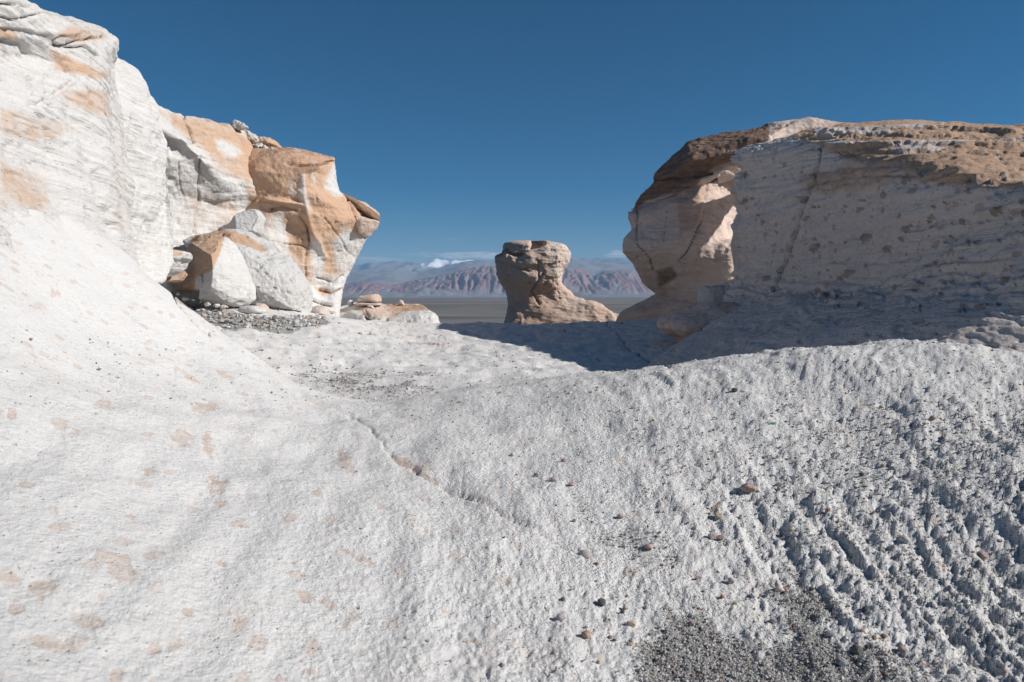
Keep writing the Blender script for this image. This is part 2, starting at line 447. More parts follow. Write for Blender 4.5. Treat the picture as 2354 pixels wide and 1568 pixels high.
# relief: flow runs roughly away from the camera, bending with x
def relief(x, y, z0, px, py):
    warp = .10 * n2(x * .9, y * .5) + .03 * n2(x * 3.1 + 7, y * 1.6)
    s = x - (.12 * x - .10) * (y - 2.0) + warp          # across the flow
    t = y
    right = sm(1050, 2050, px + 160 * n2(x * 1.2, y * .8)) * sm(30, 6, y) * (1 - .75 * sm(-250, 150, (py - 1250) - .55 * (px - 1500) * .9))
    left = 1 - sm(500, 1300, px)
    near = sm(11, 7, y)
    # long furrows on the right
    f1 = 1 - np.abs(n2(s * 6.0, t * .8 + 3)) * 2.2
    f2 = 1 - np.abs(n2(s * 13.0 + 9, t * 2.1)) * 2.2
    h = right * near * (.017 * f1 + .012 * f2) * (.5 + .8 * sm(-.3, .5, n2(x * .8 + 4, y * .6)))
    # scoured faint ribs in the middle and at left
    h = h + (1 - right) * near * .010 * n2(s * 8, t * 1.2) + .012 * (1 - right) * near * n2(s * 3.3 + 4, t * 1.0)
    # pits, open towards the viewer, in three sizes
    for sc, amp, thr, seed in ((5.5, .013, .66, 0), (10.0, .014, .50, 31), (19.0, .012, .32, 77), (37.0, .0095, .2, 15)):
        wx = s * sc + .35 * n2(x * sc * .9, y * sc * .9) + seed; wy = t * sc * .85 + .35 * n2(x * sc + 5, y * sc * .9) + seed
        d, r = worley2(wx, wy)
        on = sm(thr, thr + .12, r)
        fade = sm(14 * 5.5 / sc + 2, 5 * 5.5 / sc, y)
        p = sm(.42, .12, d) * on
        h = h - amp * p * ((.12 if sc < 12 else .50) * (1 - .9 * left) + .85 * right) * fade
        rim = sm(.62, .42, d) * sm(.30, .42, d) * on
        h = h + amp * .25 * rim * right * fade
    # knobs and crumbly texture
    h = h + .030 * fbm2(x * 1.6, y * 1.3, 3) * sm(1, 3, y)
    h = h + .008 * fbm2(x * 9 + 3, y * 8, 3) * (.5 + right)
    h = h + .0055 * fbm2(x * 42, y * 35, 3, .65) * (.25 + .45 * sm(500, 1300, px) + .45 * right) * sm(11, 5, y)
    # far flat: shallow scoops and low scarps, drawn out sideways
    far = sm(6.5, 10, y)
    h = h + far * (.045 * n2(x * .6, y * 1.1) + .030 * fbm2(x * 2.2, y * 3.2 + 5, 3) - .05 * sm(.15, .5, n2(x * 1.1 + 8, y * 1.9)))
    d, r = worley2(x * 1.7, y * 2.2)
    h = h - far * .05 * sm(.33, .1, d) * sm(.6, .7, r)
    return h, right

H, RIGHT = relief(gx, gy, z0, GPX, GPY)
# cracks
jx = 5 * n2(gx * 6, gy * 6); jy = 4 * n2(gx * 7 + 3, gy * 6)
def crack(pts, w, depth, px=GPX, py=GPY):
    return depth * np.exp(-(polydist(px + jx, py + jy, pts) / w) ** 2)
CR = np.zeros_like(H)
for pts, w, dp in [
    ([(690, 905), (740, 930), (800, 950), (850, 985), (885, 1028), (915, 1060), (965, 1085), (1060, 1125), (1130, 1160), (1200, 1205), (1270, 1240), (1350, 1272)], 3.3, .013),
    ([(1350, 1272), (1500, 1300), (1650, 1320), (1850, 1345), (2050, 1352), (2353, 1362)], 2.5, .010),
    ([(395, 668), (405, 695), (430, 725), (455, 750), (480, 770)], 2.2, .05),
    ([(1395, 745), (1420, 765), (1445, 800), (1485, 822), (1540, 845)], 1.6, .05),
    ([(1970, 925), (1930, 990), (1880, 1020)], 2.2, .012),
    ([(930, 782), (1000, 792), (1060, 800)], 1.6, .03),
    ([(870, 755), (960, 772), (1020, 776)], 1.5, .03)]:
    CR = np.maximum(CR, crack(pts, w, dp))
H = H - CR
# step in the rib below the long crack
H = H + .006 * inpoly(GPX, GPY, [(900, 1050), (990, 1095), (960, 1060), (930, 1045)], 5)
# hollow at 800,870 and its little cave
z_all = z0 + H
# the shelf ends in a ragged drop to the plain
edge = 25.2 + .9 * n2(gx * .5, 3.3) + .5 * n2(gx * 1.7, 1.1) + .04 * gx + np.where(gx < -2.5, .4 * (-2.5 - gx), 0)
drop = sm(0, 1.3, gy - edge)
z_all = z_all * (1 - drop) + (-3.4) * drop
# paint: r orange, g brown, b grit
gr = np.zeros_like(H)
gn = fbm2(gx * 2.2, gy * 1.6, 3)
gr = np.maximum(gr, sm(1250, 1500, GPX + 130 * gn) * sm(1330, 1480, GPY + 0.02 * (GPX - 1500) + 170 * gn) * .62)
gr = np.maximum(gr, .42 * inpoly(GPX, GPY, [(1180, 1060), (1500, 1080), (1560, 1200), (1700, 1330), (1280, 1330), (1330, 1230)], 60) * sm(-.1, .35, gn))
gr = np.maximum(gr, .55 * inpoly(GPX + 40 * gn, GPY + 10 * gn, [(650, 845), (760, 838), (860, 858), (1000, 862), (1000, 900), (860, 910), (740, 890)], 22) * sm(-.5, .3, gn))
gr = np.maximum(gr, .95 * inpoly(GPX, GPY, [(400, 690), (560, 735), (740, 728), (760, 745), (640, 762), (540, 760), (470, 735)], 8))
gr = gr * (1 - .5 * sm(1850, 2250, GPX))
gr = np.maximum(gr, (.16 * RIGHT + .21 * sm(800, 1300, GPX)) * sm(9, 6, gy))
low = sm(-.025, -.06, H - .030 * fbm2(gx * 1.6, gy * 1.3, 3))
gr = np.maximum(gr, low * RIGHT * sm(900, 980, GPY) * .7)
rr = np.clip(sm(0, .02, CR) * .5, 0, 1) + .35 * inpoly(GPX, GPY, [(905, 1052), (1010, 1072), (985, 1100), (930, 1085)], 6)
rr = np.maximum(rr, .45 * sm(.2, .5, n2(gx * .9 + 30, gy * 1.3)) * sm(6, 10, gy) * sm(800, 400, GPX))
gg = sm(.006, .03, CR) * .55
# larger pinkish clasts set in the pale slope: (px, py, half width, half height, tilt)
CLASTS = [(285, 1300, 38, 26, .7), (349, 1086, 22, 10, .1), (499, 1112, 25, 17, .5), (509, 1150, 18, 7, .4), (17, 1324, 26, 20, 0), (97, 1348, 28, 26, 0), (34, 1393, 20, 19, 0), (191, 1410, 42, 22, .4),
          (236, 1355, 20, 13, -.3), (120, 1478, 60, 20, .3), (683, 1314, 25, 9, .1), (697, 1365, 11, 22, -.5), (752, 1379, 28, 13, .5), (506, 1280, 13, 7, .2), (355, 1483, 18, 15, 0), (266, 1550, 18, 20, 0),
          (649, 1557, 25, 12, 0), (711, 1540, 22, 9, .2), (424, 1008, 32, 12, 0), (478, 1022, 13, 24, -.3), (472, 936, 36, 16, -.1), (239, 933, 22, 17, .3), (137, 977, 25, 13, .3), (181, 1001, 22, 12, .5),
          (27, 963, 15, 17, 0), (84, 707, 22, 9, 0), (125, 671, 15, 11, 0), (164, 646, 18, 7, .1), (820, 1280, 44, 10, .4), (946, 1066, 42, 11, .25), (1155, 1328, 24, 13, .45), (793, 1056, 16, 26, -.5),
          (1083, 1465, 16, 8, .3), (430, 860, 40, 8, .5), (520, 870, 30, 7, .5), (340, 790, 12, 6, 0), (60, 1130, 20, 12, 0), (120, 1180, 16, 10, .3), (300, 1180, 14, 9, 0), (560, 1200, 14, 8, .3), (430, 1400, 14, 9, 0), (880, 1180, 16, 6, .3), (980, 1230, 18, 6, .3), (1020, 1400, 14, 7, .2), (900, 1440, 14, 8, .3), (820, 1500, 16, 9, .2)]
cl_r = np.zeros_like(H)
wob = .5 * fbm2(gx * 16, gy * 13, 3)
for cx_, cy_, ra, rb, ti in CLASTS:
    m_ = (np.abs(GPX - cx_) < 90) & (np.abs(GPY - cy_) < 90)
    dx = GPX[m_] - cx_; dy = GPY[m_] - cy_
    e_ = np.hypot((dx * math.cos(ti) + dy * math.sin(ti)) / ra, (-dx * math.sin(ti) + dy * math.cos(ti)) / rb) + wob[m_]
    cl_r[m_] = np.maximum(cl_r[m_], sm(1.06, .94, e_))
    z_all[m_] += -.0018 * sm(1.05, .85, e_)
GV = np.stack([gx, gy, z_all + ZC], -1)
# the shelf goes on behind and beside the camera
_b = GV[:1].copy(); _b[..., 0] = gu[:1] * 2.0; _b[..., 1] = -2.5; _b[..., 2] = np.clip(GV[0, :, 2] - .15, 0, ZC - .7) + .5 * np.clip(-gu[0] - .9, 0, 1)
ground = mesh_obj('ground', np.concatenate([_b, GV]), grid_faces(gx.shape[0] + 1, gx.shape[1]), M_near,
                  np.stack([np.concatenate([a_[:1], a_]) for a_ in (rr, gg, gr, .52 * cl_r)], -1))
tag(ground, 'pale grey pumice rock shelf, furrowed and pitted in the foreground', kind='structure')

def ground_at(px, py):
    """nearest surveyed ground point to a sight line, among the points that face it"""
    ppx, ppy = _GP
    d = (ppx - px) ** 2 + (ppy - py) ** 2
    k = np.argmin(np.where(d < d.min() + 16, GV[..., 1] * .001 + d * .01, 1e9))
    return GV.reshape(-1, 3)[k]
_GP = proj(GV)

# ------------------------------------------------------------------ plain
m, nt, b = mat_new('plain_gravel')
q = NB(nt); pos = q.n('NewGeometry').outputs['Position']
f = q.noise(q.vscale(pos, (.004, .022, 1)), 1.0, 7, .6)
g_ = q.noise(q.vscale(pos, (.05, .2, 1)), 1.0, 6, .65)
c = q.mix(q.mapr(f, .38, .62), (.095, .092, .088, 1), (.175, .17, .163, 1))
c = q.mix(q.mapr(g_, .35, .7), c, q.mix(.5, c, (.27, .265, .25, 1)))
q.l(c, b.inputs['Base Color'])
M_plain = m
vy = np.concatenate([np.linspace(-400, 10, 12)[:-1], np.geomspace(10, 9000, 300)])
vu = np.linspace(-1, 1, 180)
pxg, pyg = np.meshgrid(vu, vy)
hx = np.sign(pxg) * np.abs(pxg) ** 1.4 * (np.abs(pyg) * 1.6 + 400)
hz = .30 * n2(hx * .010, pyg * .045) * sm(30, 90, pyg) + .45 * n2(hx * .003 + 4, pyg * .012) * sm(80, 200, pyg)
hz = hz * np.exp(-np.maximum(pyg - 600, 0) / 900)
tag(mesh_obj('plain', np.stack([hx, pyg, hz], -1), grid_faces(*pxg.shape), M_plain), 'dark grey gravel plain reaching the mountains', kind='structure')

# ------------------------------------------------------------------ mountains
def hill_mat(name, c1, c2, snow=None, c3=None, fan=None):
    m, nt, b = mat_new(name, 1.0)
    q = NB(nt); pos = q.n('NewGeometry').outputs['Position']
    n = q.noise(q.vscale(pos, (.004, .002, .012)), 1.0, 8, .65)
    c = q.mix(q.mapr(n, .35, .65), (*c1, 1), (*c2, 1))
    if c3:
        n2_ = q.noise(pos, .0035, 5, .6)
        c = q.mix(q.mapr(n2_, .45, .62), c, (*c3, 1))
    at = q.n('Attribute', attribute_name='paint').outputs['Color']
    s = q.n('SeparateColor'); q.l(at, s.inputs[0])
    c = q.mix(s.outputs[1], c, (*(fan or (.24, .24, .25)), 1))
    c = q.mix(s.outputs[0], c, (.82, .84, .86, 1))
    q.l(c, b.inputs['Base Color'])
    bp = q.n('Bump'); bp.inputs['Distance'].default_value = 20.0; bp.inputs['Strength'].default_value = .3
    q.l(q.noise(pos, .02, 8, .65), bp.inputs['Height']); q.l(bp.outputs[0], b.inputs['Normal'])
    return m

def range_(name, label, sky_pts, D, depth, mat, gul, gfreq, seed, snow=None, fan=None, nu=500, nv=64, prof=.8):
    u = np.linspace(-1.0, 1.0, nu); t = np.linspace(-.0, 1.25, nv)
    uu, tt = np.meshgrid(u, t)
    pxs = CX + FV * uu
    xs = [a for a, _ in sky_pts]; ysk = [b_ for _, b_ in sky_pts]
    # outside the surveyed part the crest wanders on
    cy = np.interp(pxs, xs, ysk)
    out = np.maximum(np.maximum(xs[0] - pxs, pxs - xs[-1]), 0)
    cy = cy + sm(0, 200, out) * 10 * n2(pxs * .006 + seed, 0 * pxs + seed)
    Dc = D + depth
    ry = (CY - cy) / FV
    crest = (-sp_ + cp * ry) / (cp + sp_ * ry) * Dc + 3
    Y = D + depth * tt
    X = uu * (Y * cp + 0 * Y)
    pr = np.where(tt <= 1, np.clip(tt, 0, 1) ** prof, 1 - (tt - 1) * 1.6)
    wx = X / gfreq
    wp = wx + .9 * n2(wx * .4 + seed, tt * 1.5) + .35 * n2(wx * 1.6, tt * 4)
    rid = (1 - 2 * np.abs(n2(wp, tt * .9 + seed))) * .6 + (1 - 2 * np.abs(n2(wp * 2.3 + 5, tt * 2.0))) * .3 + (1 - 2 * np.abs(n2(wp * 5.2 + 5, tt * 3.0))) * .16
    env = np.sin(np.pi * np.clip(tt, 0, 1)) ** .8
    Z = crest * pr + gul * (rid - .55) * env * np.clip(crest / crest.max(), .3, 1)
    Z = Z + gul * .10 * fbm2(wx * 3, tt * 9, 3) * sm(0, .2, tt)
    Z = np.maximum(Z, -5 + 3 * 0)
    V = np.stack([X, Y, Z], -1)
    ppx, ppy = proj(V)
    sn = np.zeros_like(Z)
    if snow:
        sn = inpoly(ppx, ppy + 3 * n2(X / 60, Y / 60), snow, 1.2) * sm(-1.5, -.75, rid - .6)
    fn = np.zeros_like(Z)
    if fan is not None:
        fn = sm(.16, .04, tt + .10 * n2(wx * .7, 3 + 0 * wx)) * fan
        fn = np.maximum(fn, fan * sm(.35, .6, n2(wx * .35 + seed, tt * 2.5)))
    o = mesh_obj(name, V, grid_faces(nv, nu), mat, np.stack([sn, fn, 0 * sn], -1))
    return tag(o, label, kind='structure')

range_('mountain_range', 'distant blue mountain range with one snow covered peak',
       [(300, 612), (700, 612), (814, 609), (848, 604), (872, 606), (902, 601), (930, 603), (957, 606), (978, 602), (992, 597), (1005, 594), (1014, 597), (1025, 596), (1036, 600), (1050, 600), (1065, 601), (1084, 598), (1110, 601), (1135, 601), (1200, 597), (1260, 590), (1313, 587), (1333, 591), (1354, 595), (1370, 594), (1388, 597), (1422, 594), (1453, 598), (1600, 600), (2000, 596)],
       6400, 1600, hill_mat('far_mountain', (.15, .14, .15), (.22, .20, .20)), 190, 420, 2.2,
       snow=[(968, 606), (980, 599), (1005, 590), (1040, 592), (1095, 592), (1098, 601), (1060, 609), (1025, 616), (995, 615), (970, 612)])
range_('grey_hills', 'smooth grey mauve hills in front of the far range',
       [(300, 630), (700, 632), (790, 627), (830, 624), (870, 622), (909, 619), (935, 623), (957, 624), (985, 621), (1012, 616), (1035, 609), (1060, 603), (1094, 598), (1135, 600), (1200, 604), (1260, 604), (1313, 602), (1350, 605), (1370, 603), (1388, 601), (1405, 603), (1422, 606), (1463, 609), (1550, 607), (2000, 610)],
       4800, 1100, hill_mat('grey_hill', (.20, .185, .18), (.27, .25, .235)), 70, 420, 9.1, fan=.35)
range_('red_hills', 'gullied red badland hills at the foot of the mountains',
       [(300, 655), (700, 660), (786, 655), (831, 647), (850, 646), (875, 652), (900, 655), (930, 650), (957, 643), (991, 637), (1010, 633), (1025, 631), (1045, 625), (1060, 620), (1094, 613), (1138, 611), (1200, 618), (1260, 622), (1299, 614), (1315, 613), (1333, 619), (1350, 628), (1365, 634), (1384, 625), (1400, 621), (1418, 621), (1445, 622), (1463, 625), (1480, 636), (1497, 650), (1600, 640), (2000, 645)],
       3500, 560, hill_mat('red_hill', (.215, .118, .118), (.29, .185, .175), c3=(.22, .165, .17)), 42, 30, 4.4, fan=.75, nu=900, nv=80, prof=.7)  # base colours shifted to mauve, standing in for part of the haze
range_('foot_hills', 'low blue grey foothills at the edge of the plain',
       [(300, 676), (700, 678), (830, 677), (870, 673), (906, 671), (930, 675), (950, 670), (978, 659), (990, 664), (1008, 667), (1025, 668), (1045, 674), (1080, 677), (1140, 677), (1300, 678), (1340, 671), (1355, 676), (1400, 678), (1470, 677), (2000, 678)],
       3200, 200, hill_mat('foot_hill', (.17, .165, .165), (.25, .24, .235)), 18, 50, 6.6, nu=500, nv=36)

# ------------------------------------------------------------------ rock builders
def resample(ctrl, ax, n, lin):
    """interpolate control rows along axis ax, half way between straight and curved"""
    A = np.moveaxis(ctrl, ax, 0)
    m = len(A)
    seg = np.linalg.norm(np.diff(A[..., :3], axis=0), axis=-1).mean(tuple(range(1, A.ndim - 1)))
    s = np.concatenate([[0], np.cumsum(seg)])
    t = np.interp(np.linspace(0, s[-1], n), s, np.arange(m))
    i = np.clip(np.floor(t).astype(int), 0, m - 2); f = (t - i).reshape((-1,) + (1,) * (A.ndim - 1))
    p0 = A[np.clip(i - 1, 0, m - 1)]; p1 = A[i]; p2 = A[i + 1]; p3 = A[np.clip(i + 2, 0, m - 1)]
    cr = .5 * (2 * p1 + (p2 - p0) * f + (2 * p0 - 5 * p1 + 4 * p2 - p3) * f ** 2 + (3 * p1 - p0 - 3 * p2 + p3) * f ** 3)
    ln = p1 + (p2 - p1) * f
    return np.moveaxis(lin * ln + (1 - lin) * cr, 0, ax)

def rock_noise(V, N, big=(1.5, .12), mid=(.4, .04), pit=(.5, .05, .55), strata=(.35, .03), fine=(.12, .01), seed=0.0, mask=None):
    h = big[1] * fbm3(V, big[0], 3, off=seed) + mid[1] * fbm3(V, mid[0], 3, off=seed + 3)
    if strata[1]:
        W_ = V.copy(); W_[..., 2] = W_[..., 2] + .08 * V[..., 0] + .25 * n3(V[..., 0] * .4, V[..., 1] * .4, V[..., 2] * .4)
        r = n3(W_[..., 0] * .35, W_[..., 1] * .35, W_[..., 2] / strata[0]) + .5 * n3(W_[..., 0] * .8, W_[..., 1] * .8, W_[..., 2] / strata[0] * 2.7)
        h = h + strata[1] * (np.abs(r) * 2 - .5)
    if pit[1]:
        w1 = .3 * n3(V[..., 0] / pit[0] * 1.5, V[..., 1] / pit[0] * 1.5, V[..., 2] / pit[0] * 1.5)
        d, r = worley3(V[..., 0] / pit[0] + w1, V[..., 1] / pit[0] + w1, V[..., 2] / pit[0] * 1.3 + w1)
        h = h - pit[1] * sm(.42, .1, d) * sm(pit[2], pit[2] + .1, r)
    if fine[1]:
        h = h + fine[1] * fbm3(V, fine[0], 2, .6, off=seed)
    if mask is not None: h = h * mask
    return V + N * h[..., None], h

def net(name, rows, nu, nv, mat, thick=2.0, lin=.5, noise={}, paintf=None, carve=None, parent=None, jag=0, knobs=(), nmask=None):
    """rows top to bottom, each a list of (px, py, d[, orange[, brown]]); the back is closed behind the outline"""
    c = np.zeros((len(rows), len(rows[0]), 5))
    for i, r in enumerate(rows):
        for j, a in enumerate(r):
            c[i, j, :3] = P(*a[:3])
            if len(a) > 3: c[i, j, 3] = a[3]
            if len(a) > 4: c[i, j, 4] = a[4]
    g = resample(resample(c, 1, nu, lin), 0, nv, lin)
    V = g[..., :3]
    N = normals(V)
    # make normals face the eye
    vd = V.mean((0, 1)) - np.array([0, 0, ZC])
    if (N * vd).sum(-1).mean() > 0: N = -N
    V2, h = rock_noise(V, N, mask=None if nmask is None else nmask(*proj(V)), **noise)
    px, py = proj(V2)
    if carve:
        j = 4 * n3(V[..., 0] * 2, V[..., 1] * 2, V[..., 2] * 2)
        cr = np.zeros(px.shape)
        for pts, w, dp in carve:
            cc = dp * np.exp(-(polydist(px + j, py + j * .5, pts) / w) ** 2)
            cr = np.where(np.abs(cc) > np.abs(cr), cc, cr)
        V2 = V2 - N * cr[..., None]
    pt = np.stack([g[..., 3], g[..., 4], 0 * g[..., 3], 0 * g[..., 3]], -1)
    if jag:
        z = V2[..., 2]
        w_ = np.abs(n2(z * 1.9, 0 * z + 3.3)) * 1.3 + np.abs(n2(z * 5.0, 0 * z + 8.3)) * .6 + .25 * n2(z * 14, 0 * z)
        V2[..., 0] += jag * (w_ - .35) * np.exp(-(np.arange(nu) / (nu * .03)) ** 2)[None]
    for kx, ky, kr, kd in knobs:
        m_ = (np.abs(px - kx) < 3 * kr) & (np.abs(py - ky) < 3 * kr)
        if not m_.any(): continue
        e_ = np.hypot((px[m_] - kx), (py[m_] - ky) * 1.25 + .3 * (px[m_] - kx)) / kr * (1 + .5 * n2(px[m_] / kr, py[m_] / kr))
        V2[m_] += N[m_] * (kd * np.sqrt(np.clip(1 - e_ ** 2, 0, 1)) - .35 * kd * sm(1.5, 1.05, e_))[..., None]
        pt[m_, 3] = np.maximum(pt[m_, 3], sm(1.15, .9, e_))
    if carve: pt[..., 1] = np.maximum(pt[..., 1], sm(.02, .1, cr) * .75)
    if paintf: pt = paintf(px, py, V2, pt)
    # close the back
    def pad(a): return np.pad(a, ((2, 2), (2, 2)) + ((0, 0),) * (a.ndim - 2), mode='edge')
    Vp = pad(V2); Tp = pad(pt)
    ii, jj = np.meshgrid(np.arange(nv + 4), np.arange(nu + 4), indexing='ij')
    ring = np.maximum(np.maximum(np.maximum(2 - ii, ii - (nv + 1)), np.maximum(2 - jj, jj - (nu + 1))), 0)
    eye = np.array([0, 0, ZC])
    push = np.array([0, .15, 1.0])[ring] * thick / np.maximum(Vp[..., 1], 1)
    Vp = eye + (Vp - eye) * (1 + push)[..., None]
    si = np.unique(np.linspace(0, nv - 1, 26).astype(int)); sj = np.unique(np.linspace(0, nu - 1, 26).astype(int))
    Bk = V2[np.ix_(si, sj)]
    Bk = eye + (Bk - eye) * (1 + thick / np.maximum(Bk[..., 1:2], 1))
    Fc = np.concatenate([grid_faces(nv + 4, nu + 4), grid_faces(len(si), len(sj))[:, ::-1] + Vp.shape[0] * Vp.shape[1]])
    Vp = np.concatenate([Vp.reshape(-1, 3), Bk.reshape(-1, 3)]); nc = Tp.shape[-1]; Tp = np.concatenate([Tp.reshape(-1, nc), pt[np.ix_(si, sj)].reshape(-1, nc)])
    o = mesh_obj(name, Vp, Fc, mat, Tp)
    if parent: adopt(parent, o)
    return o

def blob(name, outline, d, T, mat, nt_=160, nr=50, expo=2.4, planes=(), noise=None, orange=0.0, brown=0.0, paintf=None, parent=None, yskew=0.0, cx=None):
    """closed rock: outline (px, py) at distance d, half thickness T, flat facets cut by planes (px, py, distance, normal)"""
    W0 = P([a for a, _ in outline], [b_ for _, b_ in outline], d)
    n = len(W0)
    c0 = W0.mean(0) if cx is None else P(cx[0], cx[1], d)
    # closed outline resampled by arc length
    Wc = np.concatenate([W0, W0[:1]])
    s = np.concatenate([[0], np.cumsum(np.linalg.norm(np.diff(Wc, axis=0), axis=1))])
    t = np.linspace(0, s[-1], nt_, endpoint=False)
    O = np.stack([np.interp(t, s, Wc[:, k]) for k in range(3)], 1)
    for _ in range(max(1, nt_ // 120)):
        O = .25 * np.roll(O, 1, 0) + .5 * O + .25 * np.roll(O, -1, 0)
    phi = np.linspace(0, np.pi, nr * 2)
    rho = np.sin(phi); front = -np.cos(phi)             # -1 at the front pole
    rho = np.sign(rho) * np.abs(rho) ** (2 / expo); front = np.sign(front) * np.abs(front) ** (2 / expo)
    V = c0 + rho[:, None, None] * (O - c0)[None]
    V[..., 1] = d + T * front[:, None] + yskew * (V[..., 2] - c0[2])
    for (ppx, ppy, pd, nrm) in planes:
        nrm = np.array(nrm, float); nrm /= np.linalg.norm(nrm)
        p0 = P(ppx, ppy, pd)
        sd = (V - p0) @ nrm
        V = V - np.maximum(sd, 0)[..., None] * np.array([0, 1, 0]) / nrm[1]
    N = normals(V)
    if ((N * (V - c0)).sum(-1)).mean() < 0: N = -N
    size = float(np.ptp(O[:, 0]) + np.ptp(O[:, 2])) / 2
    nz = dict(big=(size * .5, size * .03), mid=(size * .15, size * .010), pit=(size * .12, 0, .5), strata=(.3, 0), fine=(size * .04, size * .003))
    if noise: nz.update(noise)
    V2, h = rock_noise(V, N, seed=float(c0[0] * 1.7 + c0[2]) % 50, mask=(rho ** .3)[:, None] * .5 + .5, **nz)
    px, py = proj(V2)
    pt = np.zeros(V2.shape[:2] + (4,)); pt[..., 0] = orange; pt[..., 1] = brown
    if paintf: pt = paintf(px, py, V2, pt)
    o = mesh_obj(name, V2, grid_faces(2 * nr, nt_, wrap=True), mat, pt)
    if parent: adopt(parent, o)
    return o

def painter(areas, jitter=6.0, nsc=1.2):
    """areas: (channel, polygon, value, softness) or (channel, polyline, value, width, 'line')"""
    def f(px, py, V, pt):
        j = fbm3(V, nsc, 4) * jitter; j2 = fbm3(V, nsc, 4, off=9.0) * jitter
        for a in areas:
            ch, pts, v, s = a[:4]
            if len(a) > 4: mk = np.exp(-(polydist(px + j, py + j2, pts) / s) ** 2)
            else: mk = inpoly(px + j, py + j2, pts, s)
            pt[..., ch] = pt[..., ch] * (1 - mk) + v * mk
        return pt
    return f

# ------------------------------------------------------------------ A: near white cliff at left
rA = [
    [(-900, -500, 7), (-300, -170, 7), (-100, -50, 7.5), (50, 20, 8), (110, 40, 8.6), (180, 62, 9), (230, 90, 9.6), (245, 120, 10), (240, 120, 10.5)],
    [(-900, -600, 3.6), (-300, -190, 4.3), (-100, -60, 5.0), (62, 2, 5.8), (118, 27, 6.3), (195, 53, 6.9), (240, 74, 7.3), (262, 92, 7.8), (255, 100, 9.0)],
    [(-900, -400, 3.4), (-300, -100, 4.2), (-100, 0, 4.9), (40, 60, 5.6), (120, 75, 6.1), (195, 90, 6.6), (240, 105, 7.0), (264, 110, 7.5), (258, 115, 9.0)],
    [(-900, -200, 3.3), (-300, 30, 4.2), (-100, 80, 4.9), (20, 130, 5.7), (110, 140, 6.2), (190, 150, 6.5), (235, 155, 6.9), (256, 150, 7.5), (250, 150, 9.0)],
    [(-900, 0, 3.2), (-300, 140, 4.1), (-100, 190, 4.7), (20, 225, 5.2), (110, 225, 5.8), (190, 225, 6.4), (240, 225, 6.9), (266, 225, 7.6), (262, 225, 9.0)],
    [(-900, 200, 3.1), (-300, 260, 4.0), (-100, 300, 4.5), (10, 310, 5.0), (100, 315, 5.6), (190, 320, 6.2), (245, 320, 6.8), (275, 320, 7.6), (280, 320, 9.0)],
    [(-900, 400, 2.9), (-300, 380, 3.8), (-100, 390, 4.3), (0, 400, 4.75), (90, 405, 5.4), (180, 410, 6.0), (245, 410, 6.6), (288, 410, 7.6), (295, 410, 9.0)],
    [(-900, 600, 2.6), (-300, 520, 3.4), (-100, 490, 4.1), (0, 490, 4.35), (90, 495, 5.0), (180, 495, 5.6), (240, 500, 6.3), (290, 505, 7.4), (296, 510, 9.0)],
    [(-900, 800, 2.3), (-300, 640, 3.0), (-100, 600, 3.5), (0, 590, 3.85), (80, 590, 4.5), (160, 590, 5.0), (240, 580, 5.9), (295, 570, 7.0), (300, 575, 9.0)],
    [(-900, 1000, 2.1), (-300, 760, 2.9), (-100, 720, 3.35), (0, 710, 3.6), (80, 700, 4.2), (160, 690, 4.8), (250, 680, 5.6), (320, 670, 6.9), (325, 670, 9.0)],
]
pA = painter([
    (0, [(0, 70), (50, 70), (40, 100), (0, 100)], .8, 8), (0, [(170, 50), (240, 75), (250, 95), (150, 90), (120, 100)], .55, 10),
    (1, [(90, 85), (150, 85), (185, 75), (200, 85), (150, 108), (90, 108)], .45, 6),
    (0, [(120, 120), (255, 165), (250, 180), (130, 165)], .75, 10), (0, [(130, 220), (255, 200), (262, 280), (150, 250)], .62, 14),
    (0, [(0, 235), (90, 265), (180, 300), (100, 330), (0, 300)], .52, 14), (0, [(0, 370), (120, 400), (110, 480), (0, 480)], .45, 16),
    (1, [(0, 80), (28, 100), (10, 150), (0, 155)], .5, 6), (0, [(262, 280), (300, 260), (300, 560), (262, 520)], .2, 10)], 9, .9)  # brown at the far left edge is a painted shadow patch
net('white_cliff', rA, 200, 430, M_left, 3.0, .55,
    dict(big=(1.1, .08), mid=(.35, .022), pit=(.13, .025, .5), strata=(.09, .012), fine=(.05, .009)), pA,
    [([(60, 170), (75, 245), (95, 270), (105, 300), (110, 340), (118, 360)], 2.2, .06),
     ([(230, 132), (200, 108), (160, 112), (130, 110), (125, 98), (150, 84), (200, 80)], 2.4, .10),
     ([(0, 12), (30, 10), (62, 12), (75, 18)], 2.5, .10), ([(190, 75), (232, 78)], 1.5, .05), ([(115, 110), (150, 108), (190, 92), (232, 83)], 2.0, .12),
     ([(0, 38), (30, 48), (60, 42), (100, 32)], 2.2, .05),
     ([(0, 70), (60, 75), (110, 90)], 5, .03), ([(0, 100), (50, 105), (60, 125)], 7, .05), ([(80, 185), (110, 210), (120, 240)], 7, .06), ([(140, 150), (180, 180), (150, 205), (90, 240)], 6, .04),
     ([(225, 400), (235, 470), (255, 520)], 12, .05)])
tag(bpy.data.objects['white_cliff'], 'tall white bedded rock cliff at the left edge, nearest the camera', 'cliff')

blob('rock_buttress', [(225, 110), (259, 132), (277, 146), (290, 164), (300, 190), (305, 213), (306, 231), (314, 256), (312, 287), (313, 320), (308, 359), (307, 403), (303, 480), (293, 510), (294, 557), (303, 595), (340, 650), (200, 700), (160, 400), (180, 200)],
     9.3, 1.1, M_left, 260, 90, 2.8, planes=[(285, 350, 8.35, (.55, -.82, .1)), (240, 300, 8.2, (-.1, -1, .1))], noise=dict(big=(.9, .10), mid=(.3, .04), pit=(.14, .04, .5), fine=(.07, .012)))
tag(bpy.data.objects['rock_buttress'], 'rough bluish white rock buttress squeezed behind the nearest left cliff', 'rock')

